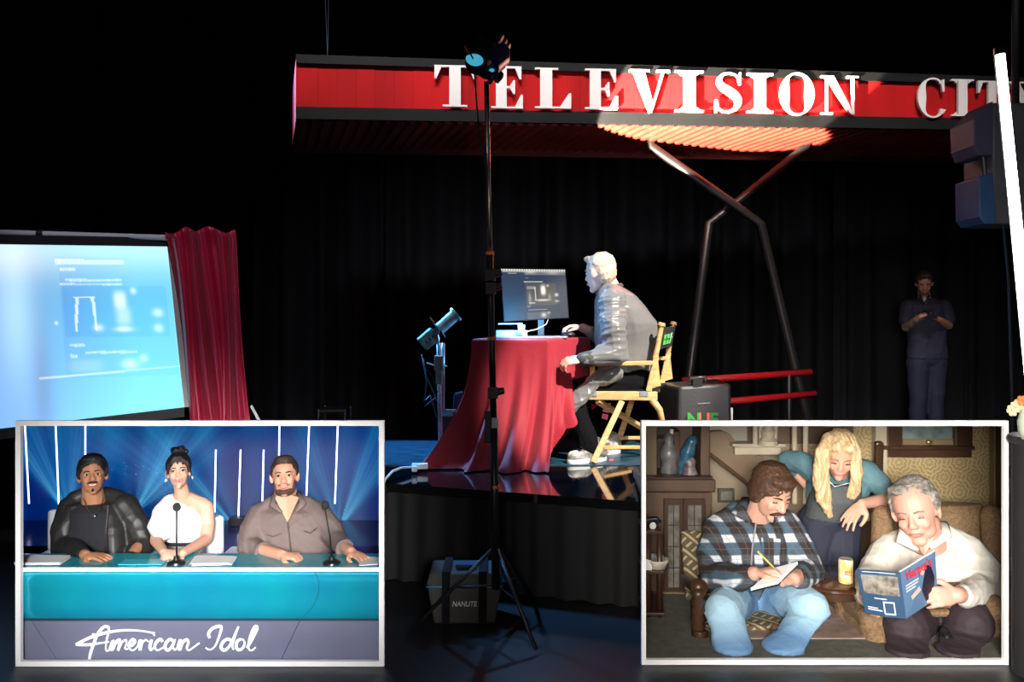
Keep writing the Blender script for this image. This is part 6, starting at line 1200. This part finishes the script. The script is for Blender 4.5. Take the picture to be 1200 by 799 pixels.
def near(pt, r):
    p_ = Vector(pt)-o0; d = n.f('SQRT', n.f('ADD', n.f('ADD', n.f('POWER', n.f('SUBTRACT', x, p_.x), 2.), n.f('POWER', n.f('SUBTRACT', y, p_.y), 2.)), n.f('POWER', n.f('SUBTRACT', z, p_.z), 2.)))
    return n.f('MAXIMUM', n.f('SUBTRACT', 1., n.f('DIVIDE', d, r)), 0.)
wear = n.f('MINIMUM', n.f('MULTIPLY', n.f('MAXIMUM', near(kL+V(0, 0, .05), .22), near(kR+V(0, 0, .05), .22)), 1.5), 1.)
n.base(n.mix(wear, n.mix(n.noise(14.), (.10, .21, .40), (.15, .30, .50)), (.38, .60, .74)))
c = MB(); low_leg(c, kL, fL, .084, .076, .084); low_leg(c, kR, fR, .084, .076, .084); c.chain([hL, P(856, 706, 3.76), kL], [.110, .092, .080]).chain([hR, P(925, 702, 3.80), kR], [.110, .090, .080]).ell(P(882, 700, 3.98), (.17, .13, .09))
fuse('jeans', c, jn, Q1, .0065, 4, fold=(.0045, 20, 15), label='faded blue jeans')
for f_, x_ in ((fL, -.02), (fR, -.04)):
    sneaker(f_+V(0, .09, -.018), f_+V(0, .05, -.018), Q1, mat('shoe_brown', (.10, .05, .03), .4), black_plastic, .5)
nb_ = thing('notebook', 'white spiral notepad held by the writing man', 'notebook', P(905, 690, 3.56))
NQ = [P(878, 691, 3.50), P(915, 676, 3.49), P(937, 660, 3.58), P(906, 668, 3.60)]
part('pages', MB().slab([P(880, 692, 3.50), P(912, 684, 3.50), P(935, 661, 3.60), P(909, 668, 3.60)], V(0, .004, .010)), paper, nb_); part('cover', MB().slab([P(880, 693.5, 3.503), P(912, 685.5, 3.503), P(935, 662.5, 3.603), P(909, 669.5, 3.603)], V(0, .002, -.003)), black_plastic, nb_)
pc = thing('pencil', 'yellow pencil in the writing man\'s hand', 'pencil', P(898, 655, 3.52)); part('shaft', MB().tube([P(888, 646, 3.53), P(906, 664, 3.52)], .0035, 6), mat('pencil_yellow', (.85, .6, .12), .4), pc); part('tip', MB().tube([P(906, 664, 3.52), P(909, 667, 3.52)], [.0035, .0005], 6), mat('pencil_wood', (.7, .5, .3), .5), pc)
# ---- leaning woman with long blond hair
q2 = thing('person', 'woman with long straight blond hair leaning over in blue green shirt', 'person', V(P(975, 0, 4.2).x, 4.25, .02))
h = Head(P(984, 534, 4.10), .222, yaw=-16, pitch=24, roll=4)
b = MB(); head_skin(b, h, wide=.98, jaw=.9, chin=.9, nose=.85)
b.cap(P(984, 545, 4.16), .045, P(984, 556, 4.26), .055).loft([(P(985, 552, 4.27), V(.14, 0, 0), V(0, .07, .03)), (P(982, 575, 4.26), V(.12, 0, 0), V(0, .08, 0)), (P(975, 600, 4.28), V(.10, 0, 0), V(0, .08, 0)), (P(970, 618, 4.30), V(.13, 0, 0), V(0, .09, 0))])
sL, eL, wL = P(955, 552, 4.24), P(924, 540, 4.36), P(945, 568, 4.36); sR, eR, wR = P(1014, 552, 4.24), P(1044, 585, 4.18), P(1010, 590, 4.02)
b.chain([sL, eL, wL], [.045, .038, .024]).chain([sR, eR, wR], [.045, .036, .023])
hand(b, wR, V(-.75, -.3, -.65), V(.4, .4, -.5), .92, thumb=1, curl=(10, 18, 12), spread=8); hand(b, wL, V(.6, .1, -.6), V(0, .5, -.3), .85, thumb=1)
gL, gR = V(P(940, 0, 4.3).x, 4.25, .05), V(P(982, 0, 4.1).x, 4.18, .05)
b.chain([P(958, 620, 4.30), P(950, 665, 4.26), gL], [.09, .06, .04]).chain([P(984, 620, 4.30), P(986, 668, 4.22), gR], [.09, .06, .04])
Q2 = fuse('body', b, k2, q2, .0052, 2)
blo = mat('hair_golden', (.82, .62, .38), .5, color2=(.50, .31, .14), noise=.4, nscale=50, stretch=(1.6, 1.6, .12), bump=.6, bscale=40)
c = MB(); h.ell(c, (0, .10, .17), (.375, .42, .40)); h.ell(c, (0, .22, -.05), (.33, .24, .36)); h.ell(c, (-.11, -.20, .34), (.14, .14, .13)); h.ell(c, (.12, -.20, .34), (.14, .14, .13))
def lock(pts, r, fl=1.): c.chain([P(*q_) for q_ in pts], r, 10)
rr_ = random.Random(3)
for i in range(9):
    t = i/8; xa = 962+7*t; lock([(972-2*t, 512, 4.10), (962+3*t, 530, 4.04), (958+7*t, 558, 4.03+.02*t), (961+9*t, 585, 4.05), (970+5*t, 607-6*abs(t-.5), 4.08)], [.026, .03, .028, .022, .008])
for i in range(7):
    t = i/6; lock([(998, 512, 4.10), (1003-2*t, 530, 4.05), (1006-4*t, 555, 4.06), (1004-6*t, 575, 4.09), (999-8*t, 588, 4.12)], [.024, .026, .024, .018, .008])
fuse('hair', c, blo, Q2, .0052, 2, fold=(.0050, 95, 6, (2.5, 0, 0)), label='long straight golden blond hair')
face_parts(h, Q2, mat('brow_blond', (.35, .20, .10), .7), mat('lips_pink', (.62, .16, .20), .35), down=True, brow=.011, lash=.006)
tl2 = mat('shirt_blue_green', (.10, .21, .25), .75, bump=.2, bscale=40, noise=.25, nscale=8)
c = MB(); c.loft([(P(976, 607, 4.27), V(.135, 0, 0), V(0, .11, 0)), (P(980, 585, 4.25), V(.145, 0, 0), V(0, .115, 0)), (P(984, 562, 4.25), V(.16, 0, 0), V(0, .10, .02)), (P(985, 549, 4.28), V(.12, 0, 0), V(0, .06, .0))]); c.chain([P(972, 548, 4.28), sL, P(938, 541, 4.30), eL, P(928, 548, 4.37)], [.055, .065, .058, .055, .05]).chain([P(1000, 548, 4.28), sR, P(1032, 568, 4.21), eR+V(0, 0, .01)], [.055, .065, .055, .05])
fuse('shirt', c, tl2, Q2, .006, 3, fold=(.004, 26, 8))
c = MB(); c.loft([(P(974, 606, 4.22), V(.128, 0, 0), V(0, .10, 0)), (P(978, 585, 4.19), V(.125, 0, 0), V(0, .10, 0)), (P(982, 566, 4.19), V(.11, 0, 0), V(0, .08, 0))]); fuse('vest', c, mat('vest_slate', (.085, .095, .10), .8, noise=.2, nscale=20), Q2, .006, 3, label='slate knitted vest')
c = MB(); c.chain([P(960, 615, 4.30), P(952, 660, 4.26), gL+V(0, 0, .02)], [.115, .085, .085]).chain([P(984, 612, 4.30), P(986, 665, 4.22), gR+V(0, 0, .02)], [.11, .085, .085]).ell(P(971, 608, 4.29), (.155, .11, .09))
fuse('trousers', c, mat('trouser_ink', (.020, .024, .045), .8, bump=.3, bscale=60), Q2, .0065, 3, fold=(.003, 20, 2), label='dark navy trousers')
for f_ in (gL, gR): sneaker(f_+V(0, .03, -.028), f_+V(0, -.14, -.028), Q2, black_plastic, black_plastic, .85)
c = MB(); c.tube([P(1013, 583, 4.05), P(1011, 588, 4.0), P(1011, 596, 4.03)], .003, 6); part('bracelet', c, mat('brass', (.6, .45, .18), .3, metal=.9), Q2, smooth=True)
c = MB(); c.tube([P(968, 560, 4.12), P(978, 570, 4.10), P(995, 566, 4.11), P(1010, 556, 4.16)], .0022, 5); part('necklace', c, mat('pearl', (.85, .85, .85), .2), Q2, smooth=True)
# ---- seated man with the magazine
q3 = thing('person', 'grey haired man in white shirt reading magazine in wing armchair', 'person', V(P(1095, 0, 3.95).x, 3.95, .02))
k5 = skin('skin_ruddy', (.74, .38, .29)); hg = mat('hair_grey', (.36, .33, .30), .7, color2=(.16, .14, .12), noise=.5, nscale=60, bump=.8, bscale=90)
h = Head(P(1073, 600, 3.84), .278, yaw=-36, pitch=8, roll=-13)
b = MB(); head_skin(b, h, wide=1.05, jaw=1.25, chin=1.25, nose=1.1, cheek=1.15)
b.cap(P(1080, 618, 3.88), .085, P(1085, 640, 3.95), .09).loft([(P(1085, 640, 3.99), V(.21, 0, 0), V(0, .09, 0)), (P(1090, 670, 3.97), V(.20, 0, 0), V(0, .13, 0)), (P(1095, 712, 3.95), V(.21, 0, 0), V(0, .14, 0))])
sL, eL, wL = P(1040, 650, 3.96), P(1020, 692, 3.76), P(1016, 699, 3.60); sR, eR, wR = P(1132, 648, 3.96), P(1154, 695, 3.82), P(1121, 697, 3.525)
b.chain([sL, eL, wL], [.06, .05, .034]).chain([sR, eR, wR], [.06, .05, .034])
hand(b, wL, V(-.3, -.8, .05), V(.9, -.1, .1), 1.0, thumb=-1, curl=(45, 55, 30), spread=4); hand(b, wR, V(-1, -.22, -.02), V(.1, .8, -.3), 1.05, thumb=-1, curl=(15, 35, 25), spread=6)
kL, kR = P(1062, 733, 3.60), P(1136, 730, 3.62); hL, hR = P(1080, 715, 3.94), P(1112, 715, 3.94)
gL, gR = V(P(1058, 0, 3.5).x, 3.47, .04), V(P(1116, 0, 3.5).x, 3.47, .04)
b.chain([hL, kL+V(0, .08, -.02), gL+V(0, .07, -.015)], [.09, .026, .018]).chain([hR, kR+V(0, .08, -.02), gR+V(0, .07, -.015)], [.09, .026, .018])
Q3 = fuse('body', b, k5, q3, .0055, 2)
hair_mesh('hair', h, hg, Q3, [((0, .14, .20), (.375, .38, .37)), ((0, .24, .0), (.32, .24, .30)), ((.34, .07, .13), (.06, .15, .20)), ((-.34, .07, .13), (.06, .15, .20)), ((-.12, -.10, .42), (.20, .16, .085))], .006, fold=(.006, 60, 5), label='receding curly grey hair')
face_parts(h, Q3, mat('brow_grey', (.28, .20, .15), .8), mat('lips_rosy', (.6, .2, .18), .5), down=True, brow=.014, smile=-.012)
wsh = mat('shirt_cream', (.72, .69, .62), .8, bump=.25, bscale=25)
c = MB(); c.loft([(P(1097, 716, 3.93), V(.225, 0, 0), V(0, .17, 0)), (P(1093, 690, 3.93), V(.235, 0, 0), V(0, .18, 0)), (P(1088, 660, 3.95), V(.215, 0, 0), V(0, .15, 0)), (P(1086, 638, 3.98), V(.19, 0, 0), V(0, .10, 0)), (P(1086, 628, 4.0), V(.12, 0, 0), V(0, .07, 0))])
c.chain([P(1062, 634, 3.98), sL, P(1026, 676, 3.86), eL, P(1017, 698, 3.66)], [.07, .088, .085, .078, .055]).chain([P(1110, 632, 3.98), sR, P(1150, 668, 3.90), P(1152, 692, 3.80), P(1136, 698, 3.64), P(1129, 698, 3.575)], [.07, .092, .088, .082, .062, .050])
fuse('shirt', c, wsh, Q3, .0065, 4, fold=(.006, 18, 31), label='cream white long sleeved shirt')
c = MB()
for pts in ([P(1060, 618, 3.86), P(1058, 632, 3.82), P(1076, 645, 3.80)], [P(1105, 612, 3.90), P(1107, 626, 3.84), P(1090, 642, 3.80)]): c.tube(pts, [.022, .034, .010], 8, flat=.5)
part('collar', c, wsh, Q3, smooth=True)
c = MB(); c.poly([P(1072, 632, 3.80), P(1083, 652, 3.785), P(1094, 630, 3.80), P(1083, 622, 3.82)], (0, .06, 0)); part('open_neckline', c, k5, Q3, label='pink skin in the open collar')
c = MB(); c.tube([P(1117, 691, 3.57), P(1115, 695, 3.545), P(1116, 702, 3.56)], .006, 8).ell(P(1115.5, 696, 3.545), (.012, .006, .014)); part('wrist_watch', c, mat('brass', (.6, .45, .18), .3, metal=.9), Q3, smooth=True)
c = MB(); low_leg(c, kL, gL, .098, .085, .085); low_leg(c, kR, gR, .10, .088, .085); c.chain([hL, kL], [.125, .100]).chain([hR, kR], [.13, .102]).ell(P(1097, 715, 3.93), (.225, .16, .09))
fuse('trousers', c, mat('trouser_plum', (.030, .018, .024), .75, bump=.2, bscale=30), Q3, .0065, 4, fold=(.005, 16, 3), label='dark plum trousers')
for f_ in (gL, gR): sneaker(f_+V(0, .10, -.018), f_+V(0, .06, -.018), Q3, black_plastic, black_plastic, .45)
mgz = thing('magazine', 'open blue magazine with photo page and red lettered cover', 'magazine', P(1058, 725, 3.5))
spn = (P(1055, 671, 3.44), P(1062, 725, 3.44)); lq = [P(1003, 667, 3.50), P(1029, 668.5, 3.455), spn[0], spn[1], P(1037, 723, 3.455), P(1014, 718, 3.50)]
navyc = mat('page_navy', (.028, .07, .14), .35); blc = mat('cover_blue', (.10, .19, .33), .35)
th_ = V(0, .004, 0)
part('left_page', MB().slab([lq[0], lq[1], lq[4], lq[5]], th_).slab([lq[1], lq[2], lq[3], lq[4]], th_), navyc, mgz)
cq = [spn[0], P(1096, 646, 3.52), P(1099, 700, 3.54), spn[1]]
part('right_page', MB().slab(cq, th_), blc, mgz); part('inner_pages', MB().slab([p_+V(0, .005, .004) for p_ in cq], V(0, .006, 0)), paper, mgz)
def L_(u, v): 
    def ev(a, b_, cc_, u): return (a.lerp(b_, u*2) if u < .5 else b_.lerp(cc_, u*2-1))
    return ev(lq[0], lq[1], lq[2], u).lerp(ev(lq[5], lq[4], lq[3], u), v)+V(0, -.0015, 0)
def C_f(u, v): return cq[0].lerp(cq[1], u).lerp(cq[3].lerp(cq[2], u), v)+V(0, -.005, 0)
b = MB().grid(lambda u, v: L_(.08+.84*u, .10+.42*v), 8, 4); part('photo', b, mat('photo_print', (.10, .08, .06), .4, color2=(.32, .30, .26), noise=.9, nscale=38), mgz)
b = MB()
for p_ in ((.12, .03, .88, .045), (.50, .68, .53, .93), (.74, .68, .77, .93), (.50, .66, .77, .69), (.50, .91, .77, .94), (.30, .60, .6, .62), (.1, .86, .45, .89), (.1, .82, .35, .84)):
    b.grid(lambda u, v: L_(p_[0]+(p_[2]-p_[0])*u, p_[1]+(p_[3]-p_[1])*v)+V(0, -.001, 0), 2, 1)
part('page_print', b, mat('print_pale', (.62, .66, .70), .5), mgz)
b = MB(); b.poly([C_f(*p_) for p_ in ((.70, .16), (.82, .20), (.92, .50), (.86, .86), (.62, .90), (.52, .62), (.60, .40))], (0, -.0008, 0)); part('cover_figure_suit', b, mat('ink_dark', (.012, .013, .03), .4), mgz)
b = MB(); b.poly([C_f(*p_) for p_ in ((.52, .13), (.62, .13), (.64, .26), (.58, .32), (.51, .24))], (0, -.0016, 0)); part('cover_figure_face', b, mat('print_skin', (.62, .45, .38), .5), mgz); b = MB(); b.poly([C_f(*p_) for p_ in ((.20, .60), (.46, .50), (.50, .60), (.22, .68))], (0, -.0016, 0)); part('cover_figure_hand', b, mat('print_skin', (.62, .45, .38), .5), mgz)
b = MB()
for k_, (v0, u1) in enumerate(((.31, .46), (.37, .44), (.43, .36))): b.grid(lambda u, v: C_f(.08+(u1-.08)*u, v0+.03*v)+V(0, -.001, 0), 2, 1)
part('cover_print', b, mat('print_pale', (.62, .66, .70), .5), mgz)
dq = cq[1]-cq[0]; rt = math.atan2(dq.z, dq.xy.length); az = math.atan2(dq.y, dq.x)
text('cover_title', "Harper's", C_f(.48, .13)+V(0, -.004, 0), .056, mat('title_red', (.65, .03, .05), .5), mgz, rot=(R(90), -rt, az), ext=.0008, width=.145, bold=.0008)
